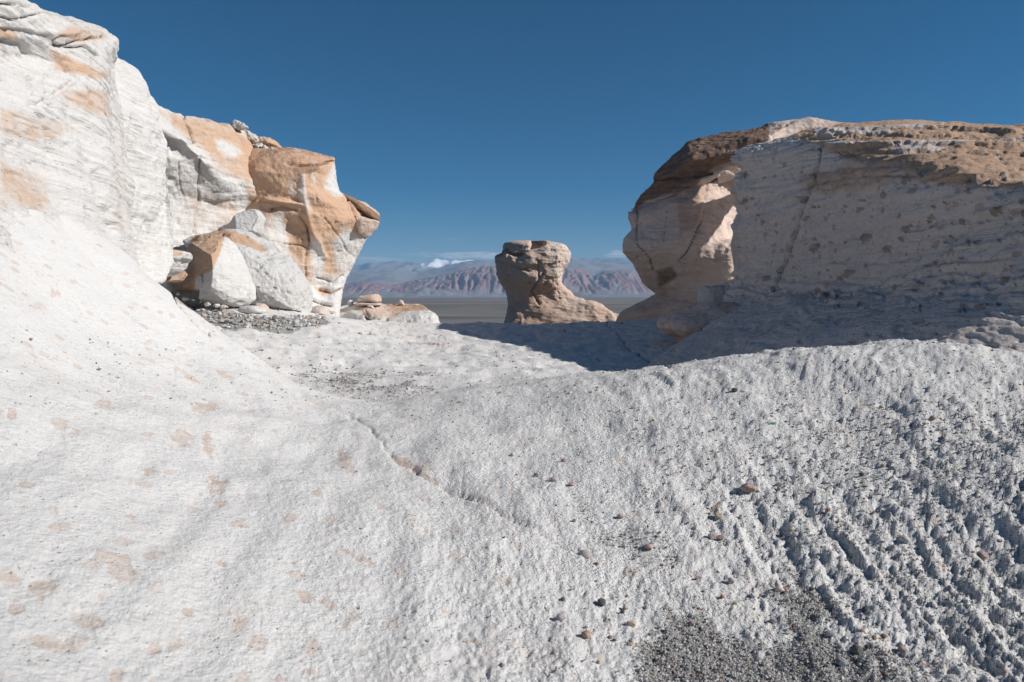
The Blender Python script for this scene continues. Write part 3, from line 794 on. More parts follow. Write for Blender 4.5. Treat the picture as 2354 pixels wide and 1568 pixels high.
# ------------------------------------------------------------------ B: white wall in the middle
rB = [
    [(200, 250, 19.3), (300, 240, 19.3), (360, 262, 19.8), (410, 280, 20.3), (460, 292, 21.3), (510, 300, 22.3), (550, 310, 23.3), (575, 330, 24.3), (585, 350, 25.3)],
    [(200, 200, 13.8), (300, 222, 14.5), (345, 235, 14.9), (395, 264, 15.9), (445, 272, 16.9), (499, 286, 18.1), (538, 292, 19.1), (566, 303, 20.1), (575, 325, 22.3)],
    [(200, 250, 13.5), (310, 262, 14.2), (350, 272, 14.5), (395, 292, 15.5), (440, 310, 16.3), (495, 325, 17.6), (545, 335, 18.8), (582, 345, 19.9), (590, 350, 22.3)],
    [(200, 280, 13.4), (312, 285, 14.1), (350, 290, 14.4), (395, 312, 15.3), (425, 325, 15.9), (480, 350, 17.1), (540, 365, 18.5), (588, 378, 19.7), (595, 380, 22.3)],
    [(200, 305, 14.0), (315, 298, 14.8), (355, 302, 15.1), (395, 324, 15.9), (430, 338, 16.1), (475, 375, 16.9), (535, 400, 18.2), (592, 426, 19.4), (600, 430, 22.2)],
    [(200, 370, 14.5), (315, 350, 15.2), (365, 360, 15.6), (410, 375, 16.2), (460, 400, 17.1), (510, 430, 17.9), (560, 445, 18.8), (606, 458, 19.7), (610, 465, 22.5)],
    [(200, 450, 15.2), (310, 440, 15.9), (370, 445, 16.4), (420, 450, 17.1), (470, 465, 17.9), (520, 480, 18.6), (560, 485, 19.3), (595, 485, 20.3), (598, 485, 23.2)],
    [(200, 540, 15.3), (300, 520, 15.9), (370, 520, 16.5), (430, 520, 17.3), (480, 515, 18.0), (530, 505, 18.5), (570, 500, 19.3), (600, 510, 20.3), (603, 515, 23.5)],
    [(200, 620, 15.2), (300, 600, 15.7), (370, 600, 16.3), (430, 600, 17.2), (480, 590, 18.0), (530, 570, 18.9), (570, 550, 19.8), (600, 545, 20.7), (603, 550, 23.6)],
    [(200, 740, 14.9), (300, 730, 15.5), (370, 725, 16.1), (430, 720, 17.0), (490, 715, 18.0), (540, 710, 19.2), (580, 705, 20.4), (620, 700, 21.4), (625, 700, 23.6)],
]
pB = painter([
    (0, [(390, 262), (450, 268), (540, 290), (585, 325), (592, 405), (570, 425), (520, 395), (480, 350), (430, 315), (395, 292)], .85, 16),
    (0, [(310, 232), (345, 240), (400, 268), (380, 275), (330, 255)], .55, 8), (0, [(312, 240), (330, 245), (332, 275), (314, 280)], .8, 5),
    (0, [(430, 440), (500, 430), (545, 470), (540, 540), (440, 530)], .42, 18), (0, [(560, 430), (590, 420), (606, 460), (590, 500)], .6, 8),
    (0, [(490, 310), (530, 330), (560, 350), (540, 360), (500, 340)], .25, 6), (1, [(335, 290), (395, 310), (440, 325), (430, 335), (380, 318)], .25, 4)], 7, 1.5)  # last area: shade of the undercut below the lip, painted brown
net('white_rock_wall', rB, 230, 250, M_wall, 6.0, .5,
    dict(big=(2.2, .10), mid=(.7, .05), pit=(.4, .05, .6), strata=(.22, .025), fine=(.14, .018)), pB,
    [([(465, 360), (455, 420), (458, 470), (448, 510), (440, 560)], 1.6, .10), ([(410, 375), (415, 430), (425, 470), (420, 540)], 1.2, .05),
     ([(420, 250), (440, 312), (446, 330)], 2, .25)])
tag(bpy.data.objects['white_rock_wall'], 'smooth white rock wall with orange upper edge, behind the fallen boulders', 'cliff')

# broken ledge on the wall
blob('rock_ledge', [(482, 532), (500, 518), (535, 512), (552, 492), (572, 482), (592, 486), (601, 500), (598, 536), (575, 545), (540, 540), (484, 534)], 17.9, .7, M_rough, 120, 30, 2.6,
     planes=[(520, 520, 17.4, (.2, -.9, .5)), (575, 505, 17.1, (.75, -.7, .1)), (548, 505, 17.3, (-.75, -.6, .1))], noise=dict(big=(.6, .06), mid=(.2, .02), fine=(.07, .008)))
tag(bpy.data.objects['rock_ledge'], 'broken grey and white angular ledge stuck on the white wall above the boulders', 'rock')

# ------------------------------------------------------------------ C: orange cliff
def rowC(y, sil, ds, ys_=None, wrap=3.0, ti=None):
    """columns at fixed fractions from px 540 to the silhouette"""
    n = len(ds)
    xs = np.linspace(540, sil, n)
    ti = ti or [.6] * n
    r = [(xs[i], (ys_[i] if ys_ else y), ds[i], ti[i]) for i in range(n)]
    r.append((sil - 6, r[-1][1] + 1, ds[-1] + wrap, ti[-1]))
    return r
rC = [
    rowC(0, 735, [24, 24, 24.5, 25, 26, 26.5], [345, 345, 345, 347, 352, 362]),
    rowC(0, 767, [20.2, 20.2, 20.4, 20.6, 21.2, 22.0], [344, 341, 339, 341, 350, 361]),
    rowC(0, 769, [19.4, 19.2, 19.2, 19.4, 20.0, 21.6], [365, 365, 366, 370, 374, 380]),
    rowC(0, 771, [19.2, 19.0, 19.1, 19.4, 20.1, 21.6], [395, 395, 398, 402, 404, 412]),
    rowC(0, 777, [19.3, 19.2, 19.3, 19.6, 20.3, 21.6], [430, 430, 432, 434, 434, 438]),
    rowC(0, 806, [19.4, 19.35, 19.6, 20.0, 20.4, 22.4], [460, 460, 462, 462, 458, 456]),
    rowC(0, 848, [19.5, 19.5, 19.9, 20.2, 21.0, 23.0], [490, 490, 492, 492, 486, 478]),
    rowC(0, 869, [19.5, 19.6, 20.2, 20.4, 21.3, 23.2], [520, 520, 520, 515, 506, 495]),
    rowC(0, 858, [19.5, 19.5, 20.2, 20.5, 21.5, 23.0], [550, 550, 550, 542, 532, 520]),
    rowC(0, 830, [19.4, 19.4, 20.1, 20.7, 21.7, 22.8], [590, 590, 590, 585, 578, 568]),
    rowC(0, 810, [19.3, 19.3, 20.0, 20.7, 21.7, 22.6], [630, 630, 630, 625, 618, 608]),
    rowC(0, 791, [19.2, 19.2, 20.0, 20.8, 21.8, 22.4], [668, 668, 668, 665, 655, 646]),
    rowC(0, 783, [18.9, 19.0, 19.8, 20.5, 21.5, 22.2], [700, 700, 700, 695, 690, 680]),
    rowC(0, 776, [18.6, 18.8, 19.5, 20.2, 21.2, 22.1], [740, 740, 740, 742, 742, 730]),
]
pC = painter([
    (0, [(500, 300), (780, 330), (800, 450), (880, 500), (840, 545), (800, 545), (760, 600), (740, 580), (700, 560), (660, 500), (560, 500)], 1.0, 13.6),
    (0, [(664, 405), (672, 408), (679, 445), (668, 440)], .25, 10.2), (0, [(684, 396), (704, 396), (702, 430), (708, 480), (698, 475), (690, 430)], .25, 11.9), (0, [(764, 380), (772, 380), (782, 445), (768, 450), (746, 432), (752, 410)], .12, 10.2),
    (0, [(718, 396), (726, 396), (730, 420), (722, 425)], .5, 10.2),
    (0, [(500, 540), (600, 540), (610, 600), (500, 740)], .2, 20.4), (0, [(610, 500), (650, 485), (664, 530), (668, 600), (640, 650), (600, 640)], .3, 17.0),
    (0, [(655, 500), (702, 500), (706, 562), (690, 600), (668, 560)], 1.05, 10.2), (0, [(700, 560), (716, 565), (712, 650), (700, 650)], .9, 8.5),
    (0, [(716, 540), (736, 560), (744, 600), (730, 660), (716, 620)], .15, 11.9), (0, [(738, 535), (757, 545), (768, 600), (790, 640), (770, 650), (748, 610)], .9, 10.2),
    (0, [(765, 560), (790, 520), (850, 545), (815, 610), (795, 640), (775, 610)], .25, 17.0),
    (0, [(700, 650), (800, 630), (790, 760), (690, 760)], .12, 17.0), (0, [(620, 610), (700, 650), (690, 760), (620, 760)], .3, 20.4), (0, [(718, 658), (750, 662), (772, 676), (740, 682)], .9, 6.8),
    (1, [(500, 330), (640, 330), (768, 352), (768, 372), (700, 380), (600, 378), (500, 380)], .42, 7),
    (1, [(672, 380), (700, 374), (738, 372), (742, 390), (712, 398), (676, 394)], .62, 5), (1, [(625, 362), (670, 365), (668, 400), (632, 392)], .45, 6),
    (1, [(608, 452), (692, 466), (690, 474), (676, 490), (627, 480), (606, 466)], .36, 4),
    (1, [(701, 512), (709, 518), (716, 552), (706, 552)], .55, 4), (1, [(655, 500), (702, 500), (706, 562), (668, 560)], .15, 5)], 6, 1.2)
C = empty('orange_cliff', (-7, 20, 2.3))
tag(C, 'orange stained cliff with overhanging right tip, beyond the white wall', 'cliff')
net('cliff_body', rC, 250, 300, M_orange, 5.0, .25,
    dict(big=(1.8, .07), mid=(.6, .04), pit=(.35, .03, .6), strata=(.3, .02), fine=(.12, .018)), pC,
    [([(705, 740 - 90), (703, 600), (712, 560), (705, 520), (690, 500)], 1.5, .10), ([(800, 460), (818, 500), (840, 540)], 1.6, .14), ([(652, 560), (690, 565), (705, 570)], 1.3, .08),
     ([(745, 500), (780, 545), (800, 580), (815, 590)], 1.3, .06), ([(660, 375), (700, 385), (740, 378), (765, 372)], 4, .10),
     ([(720, 690), (745, 700), (765, 705)], 3, .12), ([(735, 665), (760, 672), (785, 665)], 3, .12), ([(740, 720), (770, 722)], 3, .12), ([(730, 640), (760, 648), (790, 635)], 2.5, .08),
     ([(690, 400), (700, 470), (716, 530), (745, 590)], 7, -.10), ([(608, 456), (650, 462), (692, 470)], 4, -.10), ([(627, 484), (650, 478), (680, 484)], 5, .10)], parent=C)
blob('overhanging_slab', [(793, 448), (806, 453), (828, 466), (848, 477), (862, 488), (868, 495), (867, 505), (862, 506), (846, 498), (828, 488), (815, 480), (803, 465)], 22.6, .8, M_orange, 110, 26, 3.0,
     noise=dict(big=(.7, .05), mid=(.25, .02), fine=(.08, .008)), orange=.9, brown=.62, parent=C)['label'] = 'dark brown slab capping the overhanging tip'
blob('corner_block', [(815, 484), (830, 492), (866, 508), (858, 525), (846, 541), (838, 546), (826, 524), (816, 500)], 22.5, .8, M_orange, 100, 26, 2.8, noise=dict(big=(.7, .05), mid=(.25, .02), fine=(.08, .008)), orange=.6, parent=C)

# ------------------------------------------------------------------ D: boulders under the wall
pD1 = painter([(0, [(430, 540), (520, 545), (510, 570), (490, 620), (450, 640), (440, 720), (400, 720)], 1.0, 4), (1, [(430, 540), (520, 545), (510, 570), (490, 620), (450, 640), (435, 720), (400, 720)], .30, 4)], 5, .8)
tag(blob('boulder', [(405, 668), (404, 640), (413, 618), (425, 598), (434, 580), (452, 560), (478, 552), (500, 548), (516, 553), (530, 565), (545, 585), (558, 610), (568, 640), (570, 665), (568, 690), (556, 702), (530, 704), (497, 702), (512, 676), (480, 672), (440, 670)],
     15.0, 1.1, M_wall, 260, 80, 2.6, planes=[(455, 620, 14.3, (-.55, -.8, .1)), (530, 620, 14.0, (.55, -.8, .05)), (510, 560, 14.5, (0, -.5, .8))], noise=dict(big=(1.2, .09), mid=(.4, .035), pit=(.3, .03, .5), fine=(.12, .012)), paintf=pD1, cx=(500, 630)),
    'leaning boulder, brown on its left face and smooth white on its right', 'boulder')
pD2 = painter([(0, [(430, 530), (500, 520), (560, 540), (620, 575), (600, 580), (540, 560), (500, 552), (445, 560)], .95, 5), (1, [(430, 530), (500, 520), (560, 540), (600, 560), (540, 556), (500, 552), (445, 560)], .25, 5),
               (0, [(540, 560), (700, 620), (710, 720), (560, 720)], 0, 4)], 5, .8)
tag(blob('boulder', [(436, 556), (438, 548), (470, 536), (510, 528), (540, 528), (565, 536), (600, 562), (630, 585), (655, 598), (672, 612), (690, 632), (702, 650), (709, 672), (711, 695), (708, 722), (680, 720), (640, 712), (612, 706), (592, 702), (575, 690), (520, 650), (445, 570)],
     16.9, 1.4, M_rough, 300, 100, 2.4, planes=[(620, 640, 15.7, (.25, -.9, .35)), (520, 535, 16.1, (0, -.4, .9))], noise=dict(big=(1.3, .12), mid=(.35, .05), pit=(.20, .07, .45), fine=(.10, .02)), paintf=pD2, cx=(590, 630)),
    'large pockmarked white boulder with orange top, leaning on the cliff', 'boulder')
pD3 = painter([(0, [(305, 590), (350, 570), (426, 580), (415, 590), (340, 585), (312, 600)], 1.0, 3), (1, [(305, 590), (350, 570), (426, 580), (415, 588), (340, 583)], .3, 3), (1, [(312, 605), (345, 610), (380, 640), (340, 645)], .3, 6)], 4, .6)
tag(blob('boulder', [(304, 588), (318, 578), (350, 574), (390, 576), (410, 578), (426, 582), (424, 592), (410, 600), (404, 612), (396, 622), (378, 632), (355, 640), (335, 640), (318, 622), (308, 605)],
     13.2, .7, M_wall, 180, 50, 2.4, planes=[(365, 605, 12.7, (.2, -.85, .25)), (330, 615, 12.75, (-.4, -.7, -.6))], noise=dict(big=(.7, .06), mid=(.25, .025), pit=(.15, .02, .5), fine=(.08, .01)), paintf=pD3),
    'flat topped boulder with orange crust between the left slope and wall', 'boulder')
tag(blob('stone', [(405, 612), (412, 602), (422, 597), (429, 602), (428, 615), (420, 624), (410, 626), (404, 620)], 14.2, .22, M_wall, 60, 16, 2.4), 'small round white stone wedged between the flat boulder and the leaning boulder', 'stone')
tag(blob('stone_slab', [(352, 645), (370, 636), (395, 626), (415, 622), (424, 630), (414, 645), (404, 650), (380, 648), (360, 650)], 14.0, .4, M_wall, 80, 20, 2.6, orange=.95, brown=.2, planes=[(390, 635, 13.9, (.1, -.4, .9))]),
    'orange topped slab lying in shadow under the flat topped boulder', 'stone')
tag(blob('stone', [(364, 650), (376, 642), (392, 640), (402, 642), (403, 670), (392, 672), (378, 668), (366, 660)], 14.6, .35, M_rough, 70, 20, 3.0, planes=[(380, 655, 14.35, (-.6, -.8, .1)), (397, 655, 14.3, (.8, -.6, 0))]),
    'angular grey white block left of the leaning boulder foot', 'stone')
tag(blob('stone', [(548, 714), (552, 706), (565, 703), (590, 703), (606, 708), (611, 716), (606, 721), (580, 721), (556, 720)], 14.4, .22, M_wall, 70, 18, 2.6), 'flat white stone on the grit in front of the boulders', 'stone')
tag(blob('stone', [(586, 708), (592, 697), (604, 698), (614, 706), (618, 716), (612, 722), (600, 721)], 14.9, .22, M_wall, 60, 16, 2.6, orange=.7), 'pinkish stone behind the flat white stone below the boulders', 'stone')
tag(blob('stone', [(722, 705), (735, 703), (748, 708), (757, 722), (762, 737), (740, 736), (716, 728), (712, 712)], 19.3, .4, M_orange, 80, 20, 2.6, orange=.5, brown=.35), 'brown layered stone at the foot of the orange cliff', 'stone')
# rubble under the leaning boulder
for (x, y, w, h, la) in [(428, 686, 16, 8, 'flat pale chip of rubble left in the shade under the leaning boulder'), (446, 690, 10, 8, 'pale chunk of rubble in front of the leaning boulder'), (462, 694, 9, 6, 'small tan flake in the dark gap under the leaning boulder'),
                         (478, 700, 14, 8, 'pale rubble block right of the dark gap'), (497, 703, 16, 9, 'white lump at the toe of the leaning boulder'), (516, 706, 18, 9, 'pinkish lump below the toe of the leaning boulder'), (410, 676, 10, 9, 'small white stone below the angular block')]:
    a = [(x + w * .5 * math.cos(t) * random.uniform(.75, 1.1), y + h * .5 * math.sin(t) * random.uniform(.75, 1.1)) for t in np.linspace(0, 2 * math.pi, 7)[:-1] + random.uniform(0, 1)]
    tag(blob('stone', a, 14.2, w * .005, M_wall, 36, 10, 3.4, orange=random.uniform(0, .5), noise=dict(big=(.1, .03))), la, 'stone', 'rubble under the boulders')

# stones on top of the wall
for (pts, d, T, la, mt, o_) in [
    ([(532, 292), (536, 284), (544, 280), (552, 280), (560, 284), (568, 288), (569, 294), (564, 300), (550, 299), (536, 296)], 19.0, .2, 'knobbly white stone perched on the skyline above the white wall', M_rough, 0),
    ([(564, 301), (575, 304), (586, 312), (592, 320), (589, 327), (580, 328), (572, 318)], 20.0, .3, 'curved white rock lip on the skyline right of the perched stone', M_rough, .1),
    ([(586, 330), (590, 323), (602, 321), (620, 322), (632, 325), (640, 333), (646, 340), (640, 343), (610, 341), (594, 338)], 22.0, .6, 'flat brown slab on top of the orange cliff', M_orange, .95),
    ([(583, 335), (592, 331), (602, 333), (605, 340), (598, 345), (582, 344)], 20.4, .2, 'white rubble heap below the brown slab', M_rough, .1),
    ([(605, 342), (609, 337), (614, 340), (613, 345), (606, 345)], 20.4, .08, 'tiny white stone right of the white rubble heap', M_rough, 0),
    ([(618, 344), (624, 338), (632, 342), (634, 346), (622, 346)], 20.4, .1, 'small white stone in front of the brown slab', M_rough, 0),
    ([(673, 345), (676, 342), (689, 346), (691, 351), (683, 351), (675, 349)], 20.3, .12, 'small white slab lying on top of the orange cliff', M_rough, 0)]:
    tag(blob('stone', pts, d, T, mt, 80, 24, 2.8, orange=o_, brown=.3 if o_ > .9 else 0, noise=dict(big=(.22, .05), mid=(.09, .03), fine=(.04, .01))), la, 'stone')

# ------------------------------------------------------------------ E: low outcrop by the edge of the shelf
pE = painter([(0, [(800, 700), (880, 700), (930, 720), (900, 735), (830, 725)], .6, 6), (0, [(885, 700), (975, 700), (985, 712), (930, 716), (900, 714)], 1.0, 2), (1, [(885, 700), (975, 700), (985, 711), (930, 714), (905, 712)], .35, 2),
              (0, [(778, 705), (810, 712), (800, 725), (778, 725)], .5, 5)], 3, .5)
rE = [
    [(750, 712, 31), (785, 706, 31), (812, 698, 31), (850, 697, 31), (885, 702, 31), (920, 700, 31), (955, 700, 31), (972, 703, 31), (974, 708, 31)],
    [(750, 714, 26), (785, 708, 26), (814, 699, 25.6), (850, 700, 25.6), (888, 704, 26.5), (925, 702, 27.2), (955, 702, 27.0), (973, 704, 26.6), (976, 708, 28)],
    [(750, 722, 25), (785, 716, 25), (815, 712, 24.8), (850, 708, 24.8), (895, 714, 25.4), (930, 714, 25.5), (960, 713, 25.3), (984, 713, 25.3), (985, 714, 27)],
    [(750, 730, 24.4), (785, 724, 24.4), (815, 722, 24.1), (850, 720, 24.0), (900, 728, 24.2), (930, 724, 24.2), (965, 720, 24.2), (998, 722, 24.6), (1000, 722, 27)],
    [(750, 745, 24.0), (785, 744, 24.0), (815, 744, 23.9), (850, 745, 23.8), (900, 746, 23.8), (930, 745, 23.8), (965, 744, 23.8), (1004, 740, 24.2), (1010, 742, 27)],
    [(750, 765, 24.0), (785, 764, 24.0), (815, 764, 23.9), (850, 765, 23.8), (900, 766, 23.8), (930, 765, 23.8), (965, 764, 23.8), (1012, 764, 24.0), (1018, 765, 27)],
]
tag(net('low_outcrop', rE, 240, 110, M_far, 3.0, .5, dict(big=(1.0, .06), mid=(.35, .03), pit=(.3, .02, .5), strata=(.16, .03), fine=(.1, .01)), pE,
        [([(905, 744), (935, 738), (985, 729)], 1.3, .08), ([(838, 728), (850, 736), (858, 745)], 3, .2), ([(890, 735), (893, 745)], 3, .15), ([(838, 712), (845, 724), (870, 735)], 1.5, .08)]),
    'low white outcrop with brown top tongue beside the orange cliff foot', 'rock')
for (pts, d, T, la, o_, b_) in [
    ([(822, 690), (826, 681), (845, 679), (860, 676), (868, 676), (873, 682), (875, 692), (872, 697), (840, 696), (822, 696)], 25.4, .5, 'biggest block, stacked on top of the low outcrop', .6, .0),
    ([(818, 700), (820, 696), (876, 697), (878, 701), (860, 703), (822, 703)], 25.2, .5, 'thin slab under the biggest stacked block', .5, .0),
    ([(799, 702), (800, 692), (805, 689), (812, 692), (810, 701), (804, 705)], 25.6, .15, 'small upright white stone left of the stacked block', 0, 0),
    ([(843, 704), (850, 700), (856, 702), (861, 710), (850, 707)], 24.8, .12, 'broken pale stone leaning below the stacked block', .2, 0),
    ([(913, 702), (917, 691), (921, 689), (926, 692), (930, 702)], 26.8, .15, 'small half brown stone standing on the brown tongue of the outcrop', .5, .15)]:
    tag(blob('stone', pts, d, T, M_far, 70, 18, 3.0, orange=o_, brown=b_), la, 'stone')

# ------------------------------------------------------------------ F: mushroom rock
lf = [(741, 1160), (721, 1164), (697, 1168), (683, 1167), (666, 1162), (649, 1149), (635, 1142), (611, 1138), (598, 1136), (590, 1137), (586, 1141), (582, 1153), (575, 1154), (565, 1156), (560, 1158), (557.5, 1170)]
rt = [(741, 1440), (721, 1424), (704, 1388), (693, 1357), (680, 1319), (663, 1296), (649, 1287), (635, 1290), (608, 1304), (587, 1311), (577, 1311), (566, 1300), (560, 1284), (557.5, 1270)]
DM = 46.0
def mushroom():
    nv, nt_ = 200, 310
    y_ = np.concatenate([[790], np.linspace(750, 557.5, nv - 1)])
    L = np.interp(-y_, [-a for a, _ in lf], [b_ for _, b_ in lf]); Rr = np.interp(-y_, [-a for a, _ in rt], [b_ for _, b_ in rt])
    core = np.minimum(Rr, 1262 + 28 * sm(690, 640, y_) + 25 * sm(620, 600, y_))                       # the flare is a long thin tail
    th = np.linspace(0, 2 * np.pi, nt_, endpoint=False)
    c, s = np.cos(th), np.sin(th)
    e = 2 / 2.7
    c = np.sign(c) * np.abs(c) ** e; s = np.sign(s) * np.abs(s) ** e
    mid = (L + core) / 2; hw = (core - L) / 2; tail = Rr - core
    X = mid[:, None] + hw[:, None] * c[None] + tail[:, None] * np.maximum(c, 0)[None] ** 1.5
    Dp = DM - (hw[:, None] / FV * DM * .85) * s[None] * (1 - .35 * np.maximum(c, 0)[None] * sm(0, 60, tail)[:, None])
    V = P(X, y_[:, None] + 0 * X, DM)
    V[..., 1] = Dp
    # facets and the bite taken out of the rim
    N = normals(V)
    if ((N * (V - V.mean((0, 1)))).sum(-1)).mean() < 0: N = -N
    for ppx, ppy, pd, nr_ in [(1170, 600, 44.1, (-.12, -.97, .2)), (1290, 600, 44.0, (.75, -.65, -.1)), (1235, 570, 43.7, (.15, -.95, .35))]:
        nr_ = np.array(nr_) / np.linalg.norm(nr_); sd = (V - P(ppx, ppy, pd)) @ nr_
        V = V - np.where(V[..., 1:2] < DM, np.maximum(sd, 0)[..., None] * np.array([0, 1, 0]) / nr_[1], 0) * sm(3.0, 4.3, V[..., 2:3])
    V2, h = rock_noise(V, N, big=(2.0, .22), mid=(.7, .09), pit=(.5, .10, .55), strata=(.45, .03), fine=(.2, .025), seed=4.4, mask=sm(0, .08, np.linspace(1, 0, nv))[:, None] * 1.0)
    px, py = proj(V2)
    fr = V2[..., 1] < DM
    for pts, w, dp in [([(1240, 700), (1222, 670), (1248, 630)], 2.2, .25), ([(1135, 600), (1180, 612), (1215, 625)], 2, .12), ([(1237, 600), (1238, 640)], 1.8, .15)]:
        V2 = V2 - N * (np.where(fr, dp * np.exp(-(polydist(px, py, pts) / w) ** 2), 0))[..., None]
    bite = np.where(fr, inpoly(px, py, [(1222, 550), (1250, 550), (1252, 562), (1236, 568), (1216, 572)], 3), 0)
    V2[..., 1] += bite * 1.2
    V2[..., 2] -= bite * .15
    notch = np.where(fr, np.exp(-(polydist(px, py, [(1137, 592), (1165, 576), (1180, 586), (1200, 585)]) / 3.0) ** 2), 0)
    V2[..., 1] += notch * .5
    pt = np.zeros(V2.shape[:2] + (4,)); pt[..., 0] = .62
    pt = painter([(0, [(1270, 555), (1320, 560), (1310, 620), (1285, 650), (1262, 620)], .2, 4), (0, [(1180, 620), (1240, 610), (1250, 650), (1190, 650)], .45, 12), (1, [(1155, 560), (1200, 556), (1250, 560), (1230, 575), (1180, 590), (1158, 580)], .4, 5),
                  (1, [(1175, 655), (1240, 660), (1235, 690), (1170, 695)], .22, 12), (1, [(1200, 615), (1220, 612), (1225, 625), (1210, 628)], .6, 4)], 6, 1.0)(px, py, V2, pt)
    # cap: shrink the last ring to a slightly domed top
    top = V2[-1]; ctr = top.mean(0)
    caps = []
    for k in (.9, .7, .4, .02):
        r_ = ctr + (top - ctr) * k; r_[:, 2] = top[:, 2] * k + ctr[2] * (1 - k) + .06 * (1 - k)
        r_ = r_ + np.array([0, 0, .05])
        caps.append(r_)
    V2 = np.concatenate([V2, np.array(caps)]); pt = np.concatenate([pt, np.repeat(pt[-1:], 4, 0)])
    return mesh_obj('mushroom_rock', V2, grid_faces(nv + 4, nt_, wrap=True), M_mush, pt)
tag(mushroom(), 'free standing mushroom shaped rock with flaring foot on the plain', 'rock')

# ------------------------------------------------------------------ G: far right rock with a dark cap
GR = empty('capped_rock', (8, 29, 2.4))
tag(GR, 'shaded rock head with dark brown cap slab, behind the right cliff', 'rock')
def rowG(xs, ys_, ds, o_, b_=0):
    r = [(x, y, d, o_, b_) for x, y, d in zip(xs, ys_, ds)]
    return [(xs[0] + 4, ys_[0], ds[0] + 3, o_, b_)] + r
rG = [
    rowG([1446, 1470, 1500, 1560, 1600, 1640, 1700, 1800], [486, 470, 460, 430, 410, 390, 360, 340], [30, 29.6, 29.3, 29, 28.8, 29.2, 31, 33], .5, .5),
    rowG([1446, 1472, 1505, 1560, 1605, 1645, 1700, 1800], [500, 492, 485, 465, 450, 430, 420, 400], [29.6, 29.0, 28.6, 28.2, 28.0, 28.9, 30.6, 33], .35, .1),
    rowG([1452, 1478, 1510, 1560, 1604, 1645, 1700, 1800], [524, 520, 515, 505, 500, 495, 480, 480], [29.5, 28.9, 28.5, 28.1, 27.9, 28.8, 30.4, 33], .15),
    rowG([1436, 1466, 1505, 1560, 1600, 1640, 1700, 1800], [558, 556, 553, 550, 545, 545, 545, 540], [29.2, 28.6, 28.2, 27.9, 27.7, 28.2, 29.8, 33], .12),
    rowG([1435, 1466, 1505, 1560, 1600, 1640, 1700, 1800], [578, 576, 573, 570, 562, 556, 556, 560], [29.2, 28.5, 28.1, 27.9, 27.8, 27.9, 28.2, 33], .15),
    rowG([1452, 1475, 1508, 1560, 1600, 1640, 1700, 1800], [597, 600, 600, 600, 600, 600, 600, 600], [29.4, 28.8, 28.4, 28.1, 27.9, 27.7, 27.7, 33], .3),
    rowG([1478, 1492, 1515, 1560, 1600, 1640, 1700, 1800], [648, 645, 640, 640, 640, 640, 640, 640], [29.8, 29.4, 29.1, 28.6, 28.2, 27.8, 27.6, 33], .3, .1),
    rowG([1508, 1515, 1528, 1560, 1600, 1640, 1700, 1800], [675, 672, 670, 670, 670, 670, 670, 670], [30, 29.7, 29.5, 28.8, 28.3, 27.8, 27.5, 33], .3),
    rowG([1484, 1500, 1520, 1560, 1600, 1640, 1700, 1800], [690, 688, 686, 685, 690, 690, 690, 690], [30, 29.4, 29.1, 28.5, 28.0, 27.6, 27.3, 33], .35),
    rowG([1430, 1470, 1510, 1560, 1600, 1640, 1700, 1800], [721, 718, 712, 706, 705, 710, 715, 715], [29.6, 28.8, 28.4, 27.9, 27.5, 27.2, 27, 33], .45, .1),
    rowG([1400, 1460, 1510, 1560, 1600, 1640, 1700, 1800], [770, 770, 770, 770, 770, 770, 770, 770], [29.6, 28.7, 28.3, 27.8, 27.4, 27.1, 26.9, 33], .4),
]
pG = painter([(1, [(1445, 470), (1480, 470), (1470, 490), (1455, 510)], .45, 4), (0, [(1555, 455), (1630, 430), (1600, 520), (1560, 540)], .55, 5),
              (1, [(1555, 455), (1630, 420), (1610, 500), (1560, 540)], .32, 5), (1, [(1505, 620), (1545, 610), (1560, 640), (1510, 665)], .6, 10), (1, [(1440, 715), (1500, 690), (1560, 700), (1500, 718)], .35, 5)], 4, 1.0)
net('rock_body', rG, 240, 270, M_head, 5.0, .3, dict(big=(2.0, .14), mid=(.7, .06), pit=(.4, .06, .55), strata=(.5, .03), fine=(.16, .02)), pG,
    [([(1465, 480), (1465, 560), (1490, 595), (1500, 620)], 1.3, .12), ([(1535, 470), (1530, 520), (1525, 555)], 1.2, .08), ([(1625, 420), (1615, 500), (1590, 560), (1560, 600)], 1.4, .12),
     ([(1620, 596), (1690, 600)], 1.2, .06)], parent=GR)
rGc = [
    [(1510, 415, 34), (1530, 385, 34), (1580, 335, 34), (1640, 318, 34), (1700, 305, 34), (1765, 292, 34), (1850, 278, 34), (1900, 285, 34), (1940, 290, 34)],
    [(1503, 405, 30.5), (1520, 381, 30.2), (1578, 331, 30.0), (1640, 315, 30), (1700, 301, 30), (1765, 288, 30), (1857, 271, 30), (1900, 278, 30), (1940, 284, 30)],
    [(1501, 415, 29.4), (1530, 400, 28.8), (1590, 355, 28.2), (1650, 340, 28.0), (1700, 325, 28.0), (1766, 312, 28.0), (1805, 295, 29), (1880, 300, 29.4), (1940, 305, 29.4)],
    [(1499, 420, 29.4), (1528, 408, 28.6), (1590, 372, 27.9), (1650, 358, 27.7), (1700, 345, 27.7), (1769, 323, 27.8), (1812, 313, 29), (1880, 320, 29.4), (1940, 325, 29.4)],
    [(1480, 440, 29.6), (1525, 430, 28.7), (1590, 392, 28.2), (1650, 378, 28.3), (1700, 362, 28.5), (1769, 340, 28.5), (1812, 330, 29.3), (1880, 340, 29.6), (1940, 345, 29.6)],
    [(1460, 462, 29.9), (1525, 452, 28.6), (1590, 425, 28.1), (1650, 400, 28.2), (1700, 375, 28.6), (1769, 350, 28.8), (1812, 350, 29.3), (1880, 360, 29.6), (1940, 365, 29.6)],
    [(1443, 474, 30.0), (1525, 468, 29.0), (1590, 448, 28.8), (1650, 425, 29.0), (1700, 400, 29.4), (1769, 370, 29.6), (1812, 370, 30), (1880, 380, 30), (1940, 385, 30)],
]
